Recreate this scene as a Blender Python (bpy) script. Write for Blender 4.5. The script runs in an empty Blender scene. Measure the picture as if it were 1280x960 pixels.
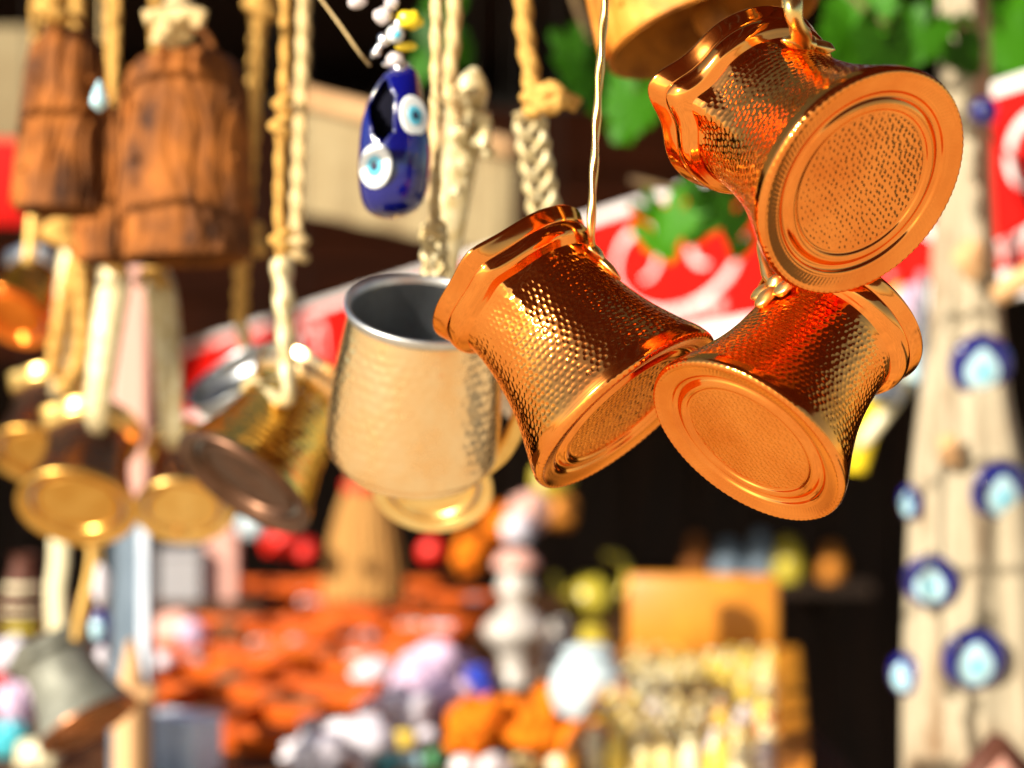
import bpy, math, random
import numpy as np
from mathutils import Vector, Matrix, Quaternion

random.seed(7)
RNG = np.random.default_rng(7)
S = bpy.context.scene
COL = S.collection

# ------------------------------------------------------------------ camera, world, sun, exposure
CAM_Z = 1.40
FPX = 1280 * 70 / 36.0
cam_d = bpy.data.cameras.new('camera')
cam_d.lens = 70
cam_d.sensor_width = 36
cam_d.clip_start = 0.02
cam_d.clip_end = 500
cam_d.dof.use_dof = True
cam_d.dof.focus_distance = 0.675
cam_d.dof.aperture_fstop = 6.6
cam = bpy.data.objects.new('camera', cam_d)
cam.location = (0, 0, CAM_Z)
cam.rotation_euler = (math.radians(90), 0, 0)
COL.objects.link(cam)
S.camera = cam

SUN_EL = math.radians(26)
SUN_AZ = math.radians(226)          # compass angle from +Y, clockwise: behind the camera, to the left
sun_dir = Vector((math.sin(SUN_AZ) * math.cos(SUN_EL), math.cos(SUN_AZ) * math.cos(SUN_EL), math.sin(SUN_EL)))
world = bpy.data.worlds.new('World')
S.world = world
world.use_nodes = True
wn = world.node_tree.nodes
sky = wn.new('ShaderNodeTexSky')
sky.sky_type = 'NISHITA'
sky.sun_disc = False
sky.sun_elevation = SUN_EL
sky.sun_rotation = SUN_AZ
wn['Background'].inputs['Strength'].default_value = 0.09
world.node_tree.links.new(sky.outputs[0], wn['Background'].inputs[0])
sl = bpy.data.lights.new('sun', 'SUN')
sl.energy = 5.0
sl.angle = math.radians(0.5)
sl.color = (1.0, 0.92, 0.79)
sun = bpy.data.objects.new('sun', sl)
sun.rotation_euler = sun_dir.to_track_quat('Z', 'Y').to_euler()
sun.location = sun_dir * 20
COL.objects.link(sun)
S.view_settings.view_transform = 'Standard'
S.view_settings.look = 'None'
S.view_settings.exposure = 0.90
S.view_settings.gamma = 1
S.view_settings.use_curve_mapping = False
S.cycles.use_denoising = True
S.cycles.max_bounces = 8
S.cycles.sample_clamp_indirect = 8
S.cycles.caustics_reflective = False

# ------------------------------------------------------------------ helpers
def P(px, py, d):
    return Vector(((px - 640) / FPX * d, d, CAM_Z - (py - 480) / FPX * d))

def px(n, d):
    return n * d / FPX

def IV(x, up, toward):
    """direction given as right, up, toward the viewer -> world"""
    return Vector((x, -toward, up)).normalized()

MATS = {}
def mat(name, c1, c2=None, metallic=0.0, rough=0.5, scale=40.0, bump=0.0, bscale=None, coat=0.0,
        stretch=(1, 1, 1), emis=None, rvar=0.0, contrast=(0.35, 0.65), detail=4.0, alpha=None, trans=0.0):
    if name in MATS:
        return MATS[name]
    m = bpy.data.materials.new(name)
    m.use_nodes = True
    nt = m.node_tree
    b = nt.nodes['Principled BSDF']
    b.inputs['Base Color'].default_value = (*c1, 1)
    b.inputs['Metallic'].default_value = metallic
    b.inputs['Roughness'].default_value = rough
    b.inputs['Coat Weight'].default_value = coat
    b.inputs['Specular IOR Level'].default_value = 0.5 if rough < 0.45 else 0.18
    b.inputs['Transmission Weight'].default_value = trans
    if metallic > 0.9:      # coloured metals keep their hue at glancing angles
        mx = max(c1)
        b.inputs['Specular Tint'].default_value = tuple((v / mx) ** 0.3 for v in c1) + (1,)
    tc = nt.nodes.new('ShaderNodeTexCoord')
    mp = nt.nodes.new('ShaderNodeMapping')
    mp.inputs['Scale'].default_value = stretch
    nt.links.new(tc.outputs['Object'], mp.inputs[0])
    if c2 is not None or rvar:
        n = nt.nodes.new('ShaderNodeTexNoise')
        n.inputs['Scale'].default_value = scale
        n.inputs['Detail'].default_value = detail
        n.inputs['Roughness'].default_value = 0.6
        nt.links.new(mp.outputs[0], n.inputs['Vector'])
        rp = nt.nodes.new('ShaderNodeValToRGB')
        rp.color_ramp.elements[0].position = contrast[0]
        rp.color_ramp.elements[1].position = contrast[1]
        rp.color_ramp.elements[0].color = (*c1, 1)
        rp.color_ramp.elements[1].color = (*(c2 or c1), 1)
        nt.links.new(n.outputs[0], rp.inputs[0])
        nt.links.new(rp.outputs[0], b.inputs['Base Color'])
        if rvar:
            mr = nt.nodes.new('ShaderNodeMapRange')
            mr.inputs[1].default_value = 0.3
            mr.inputs[2].default_value = 0.7
            mr.inputs[3].default_value = max(0.02, rough - rvar)
            mr.inputs[4].default_value = rough + rvar
            nt.links.new(n.outputs[0], mr.inputs[0])
            nt.links.new(mr.outputs[0], b.inputs['Roughness'])
    if bump:
        n2 = nt.nodes.new('ShaderNodeTexNoise')
        n2.inputs['Scale'].default_value = bscale or scale * 3
        n2.inputs['Detail'].default_value = 3
        nt.links.new(mp.outputs[0], n2.inputs['Vector'])
        bp = nt.nodes.new('ShaderNodeBump')
        bp.inputs['Strength'].default_value = bump
        bp.inputs['Distance'].default_value = 0.002
        nt.links.new(n2.outputs[0], bp.inputs['Height'])
        nt.links.new(bp.outputs[0], b.inputs['Normal'])
    MATS[name] = m
    return m

COPPER = mat('polished_copper', (0.97, 0.33, 0.065), (0.80, 0.215, 0.035), 1, 0.12, scale=24, rvar=0.07, detail=8, contrast=(0.4, 0.7))
COPPER2 = mat('bright_copper', (0.95, 0.28, 0.04), (0.90, 0.24, 0.03), 1, 0.13, scale=60, rvar=0.05)
OLDCOPPER = mat('aged_copper', (0.30, 0.125, 0.055), (0.20, 0.08, 0.035), 1, 0.30, scale=60, rvar=0.08, bump=0.15)
BRASS = mat('brass', (0.90, 0.60, 0.20), (0.80, 0.48, 0.13), 1, 0.32, scale=60, rvar=0.08)
GOLD = mat('yellow_brass', (0.98, 0.72, 0.30), (0.92, 0.60, 0.20), 1, 0.34, scale=50, rvar=0.06)
PALEBRASS = mat('pale_brass', (1.0, 0.75, 0.42), (0.97, 0.62, 0.28), 1, 0.25, scale=45, rvar=0.08)
CASTBRASS = mat('cast_pale_brass', (0.66, 0.58, 0.36), (0.48, 0.36, 0.16), 0.35, 0.45, scale=160, bump=0.3)
TIN = mat('tin_lining', (0.42, 0.44, 0.45), (0.30, 0.31, 0.32), 1, 0.38, scale=50, rvar=0.08)
TINOUT = mat('dull_tin', (0.22, 0.22, 0.18), (0.14, 0.14, 0.11), 0.5, 0.62, scale=60)
PALETIN = mat('pale_tin', (0.80, 0.72, 0.62), (0.66, 0.56, 0.45), 1, 0.40, scale=50)
RUST = mat('rusty_sheet_iron', (0.33, 0.105, 0.016), (0.030, 0.012, 0.006), 0.0, 0.75, scale=34, stretch=(1, 1, 0.7), bump=0.5, bscale=90, contrast=(0.38, 0.66), detail=8)
RUST2 = mat('orange_rusty_copper', (0.60, 0.22, 0.025), (0.12, 0.035, 0.01), 0.2, 0.5, scale=30, bump=0.5, bscale=110, contrast=(0.40, 0.72), detail=8)
ROPE = mat('jute_rope', (0.66, 0.39, 0.10), (0.46, 0.23, 0.05), 0, 0.85, scale=300, bump=0.4)
ROPE_PALE = mat('pale_twine', (0.76, 0.58, 0.30), (0.60, 0.40, 0.16), 0, 0.85, scale=300, bump=0.4)
BLUEGLASS = mat('cobalt_glaze', (0.002, 0.004, 0.14), (0.002, 0.003, 0.09), 0, 0.12, scale=30, coat=0.6)
DARKHOLE = mat('opening_shade', (0.003, 0.003, 0.010), None, 0, 0.9)  # near-black colour standing in for shade inside the slipper opening
EYEWHITE = mat('eye_white', (0.80, 0.82, 0.80), (0.74, 0.78, 0.78), 0, 0.2, scale=60)
EYECYAN = mat('eye_turquoise', (0.10, 0.50, 0.68), None, 0, 0.2)
EYEDARK = mat('eye_dark', (0.01, 0.02, 0.06), None, 0, 0.15)
EYEPALE = mat('eye_pale_blue', (0.42, 0.64, 0.70), None, 0, 0.2)
SILVER = mat('silver_charm', (0.80, 0.78, 0.80), None, 1, 0.25)
YELLOW = mat('yellow_bead', (0.85, 0.62, 0.02), None, 0, 0.25)
PEARL = mat('pearl_bead', (0.66, 0.58, 0.57), None, 0, 0.25)
LEAF = mat('vine_leaf', (0.05, 0.21, 0.003), (0.022, 0.11, 0.002), 0, 0.5, scale=25)
_nt = LEAF.node_tree
_oi = _nt.nodes.new('ShaderNodeObjectInfo'); _hs = _nt.nodes.new('ShaderNodeHueSaturation'); _mr = _nt.nodes.new('ShaderNodeMapRange')
_mr.inputs[3].default_value = 0.45; _mr.inputs[4].default_value = 1.5
_nt.links.new(_oi.outputs['Random'], _mr.inputs[0]); _nt.links.new(_mr.outputs[0], _hs.inputs['Value'])
_rp = [n for n in _nt.nodes if n.type == 'VALTORGB'][0]
_nt.links.new(_rp.outputs[0], _hs.inputs['Color']); _nt.links.new(_hs.outputs[0], _nt.nodes['Principled BSDF'].inputs['Base Color'])
_tr = _nt.nodes.new('ShaderNodeBsdfTranslucent'); _tr.inputs[0].default_value = (0.16, 0.42, 0.01, 1)
_mx = _nt.nodes.new('ShaderNodeMixShader'); _mx.inputs[0].default_value = 0.35
_nt.links.new(_nt.nodes['Principled BSDF'].outputs[0], _mx.inputs[1]); _nt.links.new(_tr.outputs[0], _mx.inputs[2])
_nt.links.new(_mx.outputs[0], _nt.nodes['Material Output'].inputs[0])
STEM = mat('vine_stem', (0.16, 0.10, 0.04), (0.10, 0.06, 0.03), 0, 0.8, scale=60)
PALEWOOD = mat('weathered_pole_wood', (0.37, 0.31, 0.21), (0.15, 0.075, 0.03), 0, 0.8, scale=20, stretch=(1, 1, 0.35), bump=0.8, bscale=60, contrast=(0.50, 0.68), detail=7)
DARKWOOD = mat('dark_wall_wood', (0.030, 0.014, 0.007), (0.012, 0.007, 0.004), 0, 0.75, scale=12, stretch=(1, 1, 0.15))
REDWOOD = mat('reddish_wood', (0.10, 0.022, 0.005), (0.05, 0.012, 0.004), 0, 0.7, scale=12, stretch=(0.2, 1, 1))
CANVAS = mat('beige_canvas', (0.27, 0.21, 0.11), (0.23, 0.17, 0.085), 0, 0.9, scale=20)
RED = mat('red_banner', (0.62, 0.008, 0.004), (0.54, 0.006, 0.004), 0, 0.45, scale=6)
WHITEP = mat('white_print', (0.80, 0.74, 0.70), None, 0, 0.5)
PINKP = mat('pink_print', (0.80, 0.38, 0.35), None, 0, 0.5)
ORANGEWOOD = mat('orange_varnished_wood', (0.56, 0.215, 0.014), (0.44, 0.15, 0.009), 0, 0.4, scale=14, stretch=(1, 0.2, 1))
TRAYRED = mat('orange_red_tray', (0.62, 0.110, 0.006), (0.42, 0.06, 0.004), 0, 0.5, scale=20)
TABLEWOOD = mat('brown_table_wood', (0.085, 0.035, 0.012), (0.05, 0.02, 0.008), 0, 0.6, scale=12, stretch=(0.2, 1, 1))
STRAW = mat('straw', (0.42, 0.22, 0.06), (0.30, 0.14, 0.035), 0, 0.8, scale=60, stretch=(1, 1, 0.1))
ORANGE = mat('orange_wool', (0.74, 0.19, 0.004), (0.60, 0.12, 0.003), 0, 0.85, scale=60)
SCARLET = mat('scarlet', (0.75, 0.02, 0.01), None, 0, 0.4)
LILAC = mat('lilac_cloth', (0.60, 0.44, 0.56), (0.48, 0.34, 0.46), 0, 0.8, scale=30)
WHITECLOTH = mat('white_cloth', (0.66, 0.62, 0.64), (0.52, 0.48, 0.54), 0, 0.8, scale=30)
COBALT = mat('cobalt', (0.015, 0.05, 0.45), None, 0, 0.3)
PALEBLUE = mat('pale_blue_cloth', (0.50, 0.60, 0.62), (0.44, 0.53, 0.56), 0, 0.7, scale=30)
BLUEGREY = mat('blue_grey_paint', (0.17, 0.22, 0.27), (0.12, 0.16, 0.20), 0, 0.6, scale=20)
TANWOOD = mat('tan_wood', (0.60, 0.36, 0.17), (0.48, 0.27, 0.12), 0, 0.7, scale=14, stretch=(1, 1, 0.2))
PINKBOX = mat('pink_card', (0.62, 0.34, 0.27), None, 0, 0.7)
GREYBOX = mat('grey_card', (0.30, 0.29, 0.29), None, 0, 0.7)
WHITECARD = mat('white_card', (0.74, 0.80, 0.88), (0.56, 0.64, 0.74), 0, 0.7, scale=12)
CREAM = mat('cream_glass', (0.74, 0.58, 0.24), None, 0, 0.25)
CREAM2 = mat('straw_yellow_glass', (0.76, 0.55, 0.08), None, 0, 0.25)
CREAM3 = mat('ivory', (0.72, 0.64, 0.40), None, 0, 0.3)
CREAM4 = mat('peach_glass', (0.66, 0.28, 0.10), None, 0, 0.3)
BROWNLINE = mat('brown_felt', (0.14, 0.07, 0.03), None, 0, 0.9)
YPLASTIC = mat('yellow_plastic', (0.85, 0.62, 0.01), None, 0, 0.35)
OLIVE = mat('olive_yellow_glaze', (0.48, 0.38, 0.03), None, 0, 0.35)
TURQ = mat('turquoise', (0.05, 0.42, 0.50), None, 0, 0.3)
GREENB = mat('green_glass', (0.06, 0.22, 0.08), None, 0, 0.3)
LEATHER = mat('brown_leather', (0.10, 0.035, 0.02), (0.06, 0.02, 0.012), 0, 0.6, scale=30)
PINKL = mat('pink_inner', (0.45, 0.22, 0.16), None, 0, 0.7)
UNSEENCANOPY = mat('reddish_unseen_canopy', (0.10, 0.020, 0.006), (0.06, 0.012, 0.004), 0, 0.7, scale=12, stretch=(1, 0.15, 1))  # dark red for the added canopy, to tint what the copper mirrors
OLDGOLD = mat('dull_yellow_brass', (0.78, 0.46, 0.12), (0.66, 0.34, 0.07), 1, 0.32, scale=50, rvar=0.06)
TINRIM = mat('bright_tin', (0.66, 0.66, 0.64), (0.52, 0.52, 0.50), 1, 0.42, scale=60)
CERAMIC = mat('pale_ceramic', (0.50, 0.46, 0.40), (0.40, 0.36, 0.31), 0, 0.35, scale=40)
STRING = mat('dark_string', (0.02, 0.016, 0.012), None, 0, 0.9)
WARMBRASS = mat('warm_brass', (0.96, 0.58, 0.12), (0.88, 0.48, 0.08), 1, 0.20, scale=50, rvar=0.06)
BROWNMETAL = mat('brown_shaded_metal', (0.17, 0.085, 0.05), (0.11, 0.055, 0.03), 0.9, 0.40, scale=50)  # brown for the leaning pot's base, its shade put into the colour
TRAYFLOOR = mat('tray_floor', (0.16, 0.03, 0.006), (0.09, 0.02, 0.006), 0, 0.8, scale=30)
PAVE = mat('sunlit_paving', (0.70, 0.58, 0.42), (0.46, 0.37, 0.26), 0, 0.8, scale=4, contrast=(0.3, 0.7), detail=8)
IRON = mat('iron_rail', (0.05, 0.045, 0.04), None, 0.8, 0.5)
GREYSTRAP = mat('grey_strap', (0.16, 0.18, 0.21), None, 0, 0.6)

def mesh_from(name, V, F, smooth=True):
    V = np.asarray(V, dtype=np.float32)
    me = bpy.data.meshes.new(name)
    if isinstance(F, np.ndarray):
        k = F.shape[1]
        me.vertices.add(len(V))
        me.vertices.foreach_set('co', V.ravel())
        me.loops.add(F.size)
        me.loops.foreach_set('vertex_index', F.ravel().astype(np.int32))
        me.polygons.add(len(F))
        me.polygons.foreach_set('loop_start', np.arange(0, F.size, k, dtype=np.int32))
        me.update(calc_edges=True)
        me.validate()
    else:
        me.from_pydata([tuple(v) for v in V], [], F)
    if smooth:
        me.shade_smooth()
    return me

def obj(name, me, m, parent=None, label=None):
    if not isinstance(me, bpy.types.Mesh):
        me = mesh_from(name, *me)
    if m is not None and not me.materials:
        me.materials.append(m)
    o = bpy.data.objects.new(name, me)
    COL.objects.link(o)
    if parent is not None:
        o.parent = parent
    if label:
        o['label'] = label
    return o

def tag(o, label, cat, group=None, kind=None):
    o['label'] = label
    o['category'] = cat
    if group:
        o['group'] = group
    if kind:
        o['kind'] = kind
    return o

def thing(name, label, cat, loc=(0, 0, 0), group=None, M=None):
    o = bpy.data.objects.new(name, None)
    o.empty_display_size = 0.02
    COL.objects.link(o)
    if M is not None:
        o.matrix_world = M
    else:
        o.location = loc
    return tag(o, label, cat, group)

def frame(loc, z, x):
    """world matrix at loc, local Z along z, local X as near x as can be"""
    z = Vector(z).normalized()
    x = Vector(x)
    x = (x - z * x.dot(z)).normalized()
    y = z.cross(x)
    M = Matrix((x, y, z)).transposed().to_4x4()
    M.translation = loc
    return M

def copy_tree(o, parent=None):
    c = o.copy()
    COL.objects.link(c)
    if parent is not None:
        c.parent = parent
    for ch in list(o.children):
        copy_tree(ch, c)
    return c

def crom(pts, n):
    """Catmull-Rom through pts -> n samples"""
    p = np.asarray(pts, float)
    q = np.vstack([2 * p[0] - p[1], p, 2 * p[-1] - p[-2]])
    t = np.linspace(0, len(p) - 1 - 1e-9, n)
    i = t.astype(int)
    u = (t - i)[:, None]
    a, b, c, d = q[i], q[i + 1], q[i + 2], q[i + 3]
    return 0.5 * (2 * b + (c - a) * u + (2 * a - 5 * b + 4 * c - d) * u ** 2 + (3 * b - a - 3 * c + d) * u ** 3)

def grid_faces(rows, cols, wrap=True):
    i = np.arange(rows - 1)[:, None]
    j = np.arange(cols if wrap else cols - 1)[None, :]
    j2 = (j + 1) % cols
    a = i * cols + j
    b = i * cols + j2
    c = (i + 1) * cols + j2
    d = (i + 1) * cols + j
    return np.stack([a, b, c, d], -1).reshape(-1, 4)

def lathe(prof, segs=32, flat=1.0, disp=None, deform=None, close=False):
    """prof: (r,z) rows; flat squashes y. disp(theta, s, r, z) pushes along the profile normal"""
    p = np.asarray(prof, float)
    th = np.linspace(0, 2 * math.pi, segs, endpoint=False)
    R = np.repeat(p[:, 0:1], segs, 1)
    Z = np.repeat(p[:, 1:2], segs, 1)
    T = np.repeat(th[None], len(p), 0)
    if disp is not None:
        g = np.gradient(p, axis=0)
        ln = np.maximum(np.linalg.norm(g, axis=1), 1e-9)
        nr, nz = g[:, 1] / ln, -g[:, 0] / ln
        s = np.concatenate([[0], np.cumsum(np.linalg.norm(np.diff(p, axis=0), axis=1))])
        D = disp(T, np.repeat(s[:, None], segs, 1), R, Z)
        R = R + D * nr[:, None]
        Z = Z + D * nz[:, None]
    X, Y = R * np.cos(T), R * np.sin(T) * flat
    V = np.stack([X, Y, Z], -1).reshape(-1, 3)
    if deform is not None:
        V = deform(V)
    F = grid_faces(len(p) + (1 if close else 0), segs)
    if close:
        F = F % (len(p) * segs)
    return V, F

def merge(*parts):
    V, F, n = [], [], 0
    for v, f in parts:
        V.append(np.asarray(v, float))
        if isinstance(f, np.ndarray):
            f = f.tolist()
        F += [[i + n for i in q] for q in f]
        n += len(v)
    return np.vstack(V), F

def move(vf, M):
    v, f = vf
    v = np.asarray(v, float)
    A = np.array(M.to_3x3())
    return v @ A.T + np.array(M.translation), f

def shift(vf, loc):
    return np.asarray(vf[0], float) + np.array(loc), vf[1]

def tube(pts, r, segs=10, lobes=0, twist=0.0, amp=0.0, cap=True, flat=1.0, view=None):
    """tube along a polyline; lobes/twist (turns per metre) give a laid-rope section"""
    p = np.asarray([tuple(q) for q in pts], float)
    n = len(p)
    rr = np.full(n, r) if np.isscalar(r) else np.interp(np.linspace(0, 1, n), np.linspace(0, 1, len(r)), r)
    t = np.gradient(p, axis=0)
    t /= np.maximum(np.linalg.norm(t, axis=1, keepdims=True), 1e-9)
    up = np.array([0.0, 1.0, 0.0])
    if view is not None:
        up = np.asarray(tuple(view), float)
    elif abs(t[0] @ up) > 0.9:
        up = np.array([1.0, 0, 0])
    a = np.cross(up, t[0]); a /= np.linalg.norm(a)
    th = np.linspace(0, 2 * math.pi, segs, endpoint=False)
    V, s = [], 0.0
    for i in range(n):
        if i:
            s += np.linalg.norm(p[i] - p[i - 1])
        a = a - t[i] * (a @ t[i]); a /= np.linalg.norm(a)
        b = np.cross(t[i], a)
        k = rr[i] * (1 + amp * np.cos(lobes * th + 2 * math.pi * twist * s)) if lobes else rr[i] * np.ones(segs)
        V.append(p[i] + np.outer(k * np.cos(th), a) + np.outer(k * np.sin(th) * flat, b))
    F = grid_faces(n, segs).tolist()
    if cap:
        F += [list(range(segs))[::-1], list(range((n - 1) * segs, n * segs))]
    return np.vstack(V), F

def smooth_path(pts, n):
    return crom([tuple(p) for p in pts], n)

def box(sx, sy, sz, bev=0.0, loc=(0, 0, 0)):
    """box centred on loc with chamfered edges"""
    x, y, z = sx / 2, sy / 2, sz / 2
    b = min(bev, x * .9, y * .9, z * .9)
    if b <= 0:
        V = [(i, j, k) for i in (-x, x) for j in (-y, y) for k in (-z, z)]
        F = [[0, 1, 3, 2], [4, 6, 7, 5], [0, 4, 5, 1], [2, 3, 7, 6], [0, 2, 6, 4], [1, 5, 7, 3]]
        return np.array(V) + np.array(loc), F
    import bmesh
    bm = bmesh.new()
    bmesh.ops.create_cube(bm, size=1)
    for v in bm.verts:
        v.co.x *= sx; v.co.y *= sy; v.co.z *= sz
    bmesh.ops.bevel(bm, geom=list(bm.edges), offset=b, segments=2, affect='EDGES', profile=0.5)
    bm.verts.index_update()
    V = np.array([v.co[:] for v in bm.verts]) + np.array(loc)
    F = [[v.index for v in f.verts] for f in bm.faces]
    bm.free()
    return V, F

def blob(rx, ry, rz, seed=0, amp=0.1, freq=2.0, nu=28, nv=16, loc=(0, 0, 0)):
    r = np.random.default_rng(seed)
    ph = np.linspace(1e-3, math.pi - 1e-3, nv)
    th = np.linspace(0, 2 * math.pi, nu, endpoint=False)
    PH, TH = np.meshgrid(ph, th, indexing='ij')
    D = np.stack([np.sin(PH) * np.cos(TH), np.sin(PH) * np.sin(TH), np.cos(PH)], -1).reshape(-1, 3)
    k = np.ones(len(D))
    for _ in range(5):
        w = r.normal(size=3) * freq
        k += amp / 2 * np.sin(D @ w * 2 + r.uniform(0, 6.28))
    V = D * k[:, None] * np.array([rx, ry, rz]) + np.array(loc)
    return V, grid_faces(nv, nu)

def extrude_poly(poly, t, axis='y'):
    """polygon in x,z with thickness t along y"""
    n = len(poly)
    V = [(x, -t / 2, z) for x, z in poly] + [(x, t / 2, z) for x, z in poly]
    F = [list(range(n)), list(range(n, 2 * n))[::-1]]
    F += [[i, i + n, (i + 1) % n + n, (i + 1) % n] for i in range(n)]
    return np.array(V), F

# ------------------------------------------------------------------ the setting
gv = [(-60, -60, 0), (60, -60, 0), (60, 60, 0), (-60, 60, 0)]
g = obj('ground', (np.array(gv), [[0, 1, 2, 3]], False), PAVE); g['kind'] = 'structure'

def setting(name, vf, m, smooth=False):
    o = obj(name, (vf[0], vf[1], smooth), m)
    o['kind'] = 'structure'
    return o

# dark shop behind: back wall of planks, side walls, roof, floor
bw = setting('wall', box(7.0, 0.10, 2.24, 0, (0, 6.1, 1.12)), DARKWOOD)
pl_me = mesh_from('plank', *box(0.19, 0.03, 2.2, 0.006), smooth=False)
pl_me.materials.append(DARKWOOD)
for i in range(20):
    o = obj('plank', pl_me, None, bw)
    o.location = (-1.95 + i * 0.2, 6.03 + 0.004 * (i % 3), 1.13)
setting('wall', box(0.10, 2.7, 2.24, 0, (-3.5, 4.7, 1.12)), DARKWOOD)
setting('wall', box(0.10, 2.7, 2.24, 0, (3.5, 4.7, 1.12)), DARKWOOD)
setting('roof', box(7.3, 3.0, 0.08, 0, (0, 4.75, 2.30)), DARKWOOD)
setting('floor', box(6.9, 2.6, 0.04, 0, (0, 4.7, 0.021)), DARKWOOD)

# reddish fascia boards above the shop front
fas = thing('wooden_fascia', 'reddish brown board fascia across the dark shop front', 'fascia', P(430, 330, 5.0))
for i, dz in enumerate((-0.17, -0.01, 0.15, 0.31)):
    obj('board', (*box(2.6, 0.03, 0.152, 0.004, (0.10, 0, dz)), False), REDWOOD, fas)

# beige canvas awning panel, sagging to the right
def canvas_panel():
    c = [P(372, 126, 3.1), P(642, 195, 2.9), P(642, 322, 2.9), P(372, 264, 3.1)]
    o = c[0].lerp(c[2], .5)
    t = thing('canvas_awning', 'beige canvas awning flap hanging slanted behind the bells and ropes', 'awning', o)
    V = []
    for i in range(9):
        for j in range(25):
            a = c[0].lerp(c[1], j / 24); b = c[3].lerp(c[2], j / 24)
            p = a.lerp(b, i / 8) - o
            p.y += 0.012 * math.sin(j * 1.1) * (i / 8)
            V.append(tuple(p))
    v2 = [(x, y + 0.004, z) for x, y, z in V]
    F = grid_faces(9, 25, False).tolist()
    F2 = [[k + 225 for k in f][::-1] for f in F]
    obj('canvas', (np.array(V + v2), F + F2), CANVAS, t)
    top = [c[0].lerp(c[1], k / 6) - o + Vector((0, -0.012, 0.008)) for k in range(7)]
    obj('edge_pole', tube(top, 0.014, 10), TANWOOD, t)
canvas_panel()
op = obj('canvas_screen', box(0.34, 0.012, 0.20, 0.003), CANVAS)
op.location = P(-75, 108, 3.3)
tag(op, 'olive beige canvas screen behind the tall narrow cowbell', 'screen')
rp_ = obj('red_cloth', box(0.34, 0.012, 0.14, 0.003), RED)
rp_.location = P(-90, 228, 3.25)
tag(rp_, 'plain red cloth hanging under the olive canvas screen at the left edge', 'cloth')

# unseen canopy overhead, added and shaped so the copper mirrors something dark
aw = thing('unseen_canopy', 'unseen slatted canopy added over the copper pots for their dark reflections', 'canopy', (0.30, -1.02, 2.0))
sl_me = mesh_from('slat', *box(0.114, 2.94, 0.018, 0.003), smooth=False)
sl_me.materials.append(UNSEENCANOPY)
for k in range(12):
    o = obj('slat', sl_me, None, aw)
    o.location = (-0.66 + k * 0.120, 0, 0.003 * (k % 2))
sl2 = mesh_from('slat', *box(0.114, 0.40, 0.018, 0.003), smooth=False); sl2.materials.append(UNSEENCANOPY)
sl3 = mesh_from('slat', *box(0.114, 0.96, 0.018, 0.003), smooth=False); sl3.materials.append(UNSEENCANOPY)
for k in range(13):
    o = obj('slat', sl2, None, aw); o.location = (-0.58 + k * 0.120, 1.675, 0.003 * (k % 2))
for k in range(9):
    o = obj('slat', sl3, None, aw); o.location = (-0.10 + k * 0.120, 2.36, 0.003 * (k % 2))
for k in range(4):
    obj('rafter', (*box(1.50, 0.05, 0.06, 0.004, (0, -1.3 + k * 0.86, 0.046)), False), UNSEENCANOPY, aw)

# long red banner running back from the right-hand pole
BQ0 = P(1245, 232, 1.72); BQ1 = P(400, 440, 3.6)
BA = BQ0.lerp(BQ1, -0.18); BB = BQ0.lerp(BQ1, 1.58)
def banner():
    o = (BA + BB) / 2
    d = (BA - BB)
    L = d.length
    M = frame(o, d.cross(Vector((0, 0, 1)).cross(d)), d)      # local x along the banner, z up; -y is its face
    t = thing('banner', 'long red banner with white swirl emblems and white border strips', 'banner', M=M)
    if (M.to_3x3() @ Vector((0, -1, 0))).y > 0:
        fy = 1
    else:
        fy = -1
    H = 0.150
    obj('red_panel', (*box(L, 0.012, H), False), RED, t)
    obj('border_strip', (*box(L, 0.014, 0.012, 0, (0, 0, H / 2 + 0.0062)), False), WHITEP, t)
    obj('border_strip', (*box(L, 0.014, 0.024, 0, (0, 0, -H / 2 - 0.0122)), False), WHITEP, t)
    def ribbon(pts, w):
        p = np.asarray(pts, float)
        tg = np.gradient(p, axis=0); tg /= np.linalg.norm(tg, axis=1, keepdims=True)
        n = np.stack([-tg[:, 1], tg[:, 0]], 1)
        ww = w * (0.35 + 0.65 * np.sin(np.linspace(0.1, math.pi - 0.1, len(p))))[:, None]
        a, b = p + n * ww, p - n * ww
        V = [(x, fy * 0.0085, z) for x, z in a] + [(x, fy * 0.0085, z) for x, z in b]
        k = len(p)
        V += [(x, fy * 0.0062, z) for x, _, z in V]
        F = [[i, i + 1, i + 1 + k, i + k] for i in range(k - 1)]
        F += [[f + 2 * k for f in q][::-1] for q in F]
        return np.array(V), F
    def emblem(cx, s):
        A = np.linspace(0, 1, 26)
        parts = []
        for m in (1, -1):
            ang = np.radians(-70 + 330 * A)
            rr = (0.052 - 0.030 * A)
            parts.append(ribbon(np.stack([cx + m * (0.055 + rr * np.cos(ang)) * s * 1.55, 0.012 + rr * np.sin(ang)], 1), 0.0050))
        ang = np.radians(200 + 140 * A)
        parts.append(ribbon(np.stack([cx + 0.17 * s * np.cos(ang), 0.03 + 0.085 * np.sin(ang)], 1), 0.005))
        obj('emblem', (*merge(*parts), False), WHITEP, t)
        # row of pale strokes under the emblem, too blurred to read
        st = []
        for k in range(9):
            st.append((*box(0.016, 0.003, 0.012 + 0.006 * (k % 2), 0, (cx - 0.10 * s + k * 0.026 * s, fy * 0.0075, -0.058)),))
        obj('pale_strokes', (*merge(*st), False), PINKP, t)
    Minv = M.inverted()
    for pxx, yy, dd, s in ((1245, 215, 1.72, 0.75), (850, 320, 2.5, 1.0), (690, 350, 2.85, 0.8), (390, 440, 3.6, 0.6)):
        # meet of the view line with the banner plane
        q = P(pxx, yy, 1.0); c0 = Vector((0, 0, CAM_Z)); dr = q - c0
        nrm = (M.to_3x3() @ Vector((0, 1, 0)))
        tt = (o - c0).dot(nrm) / dr.dot(nrm)
        x = (Minv @ (c0 + dr * tt)).x
        emblem(x, s)
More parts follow.
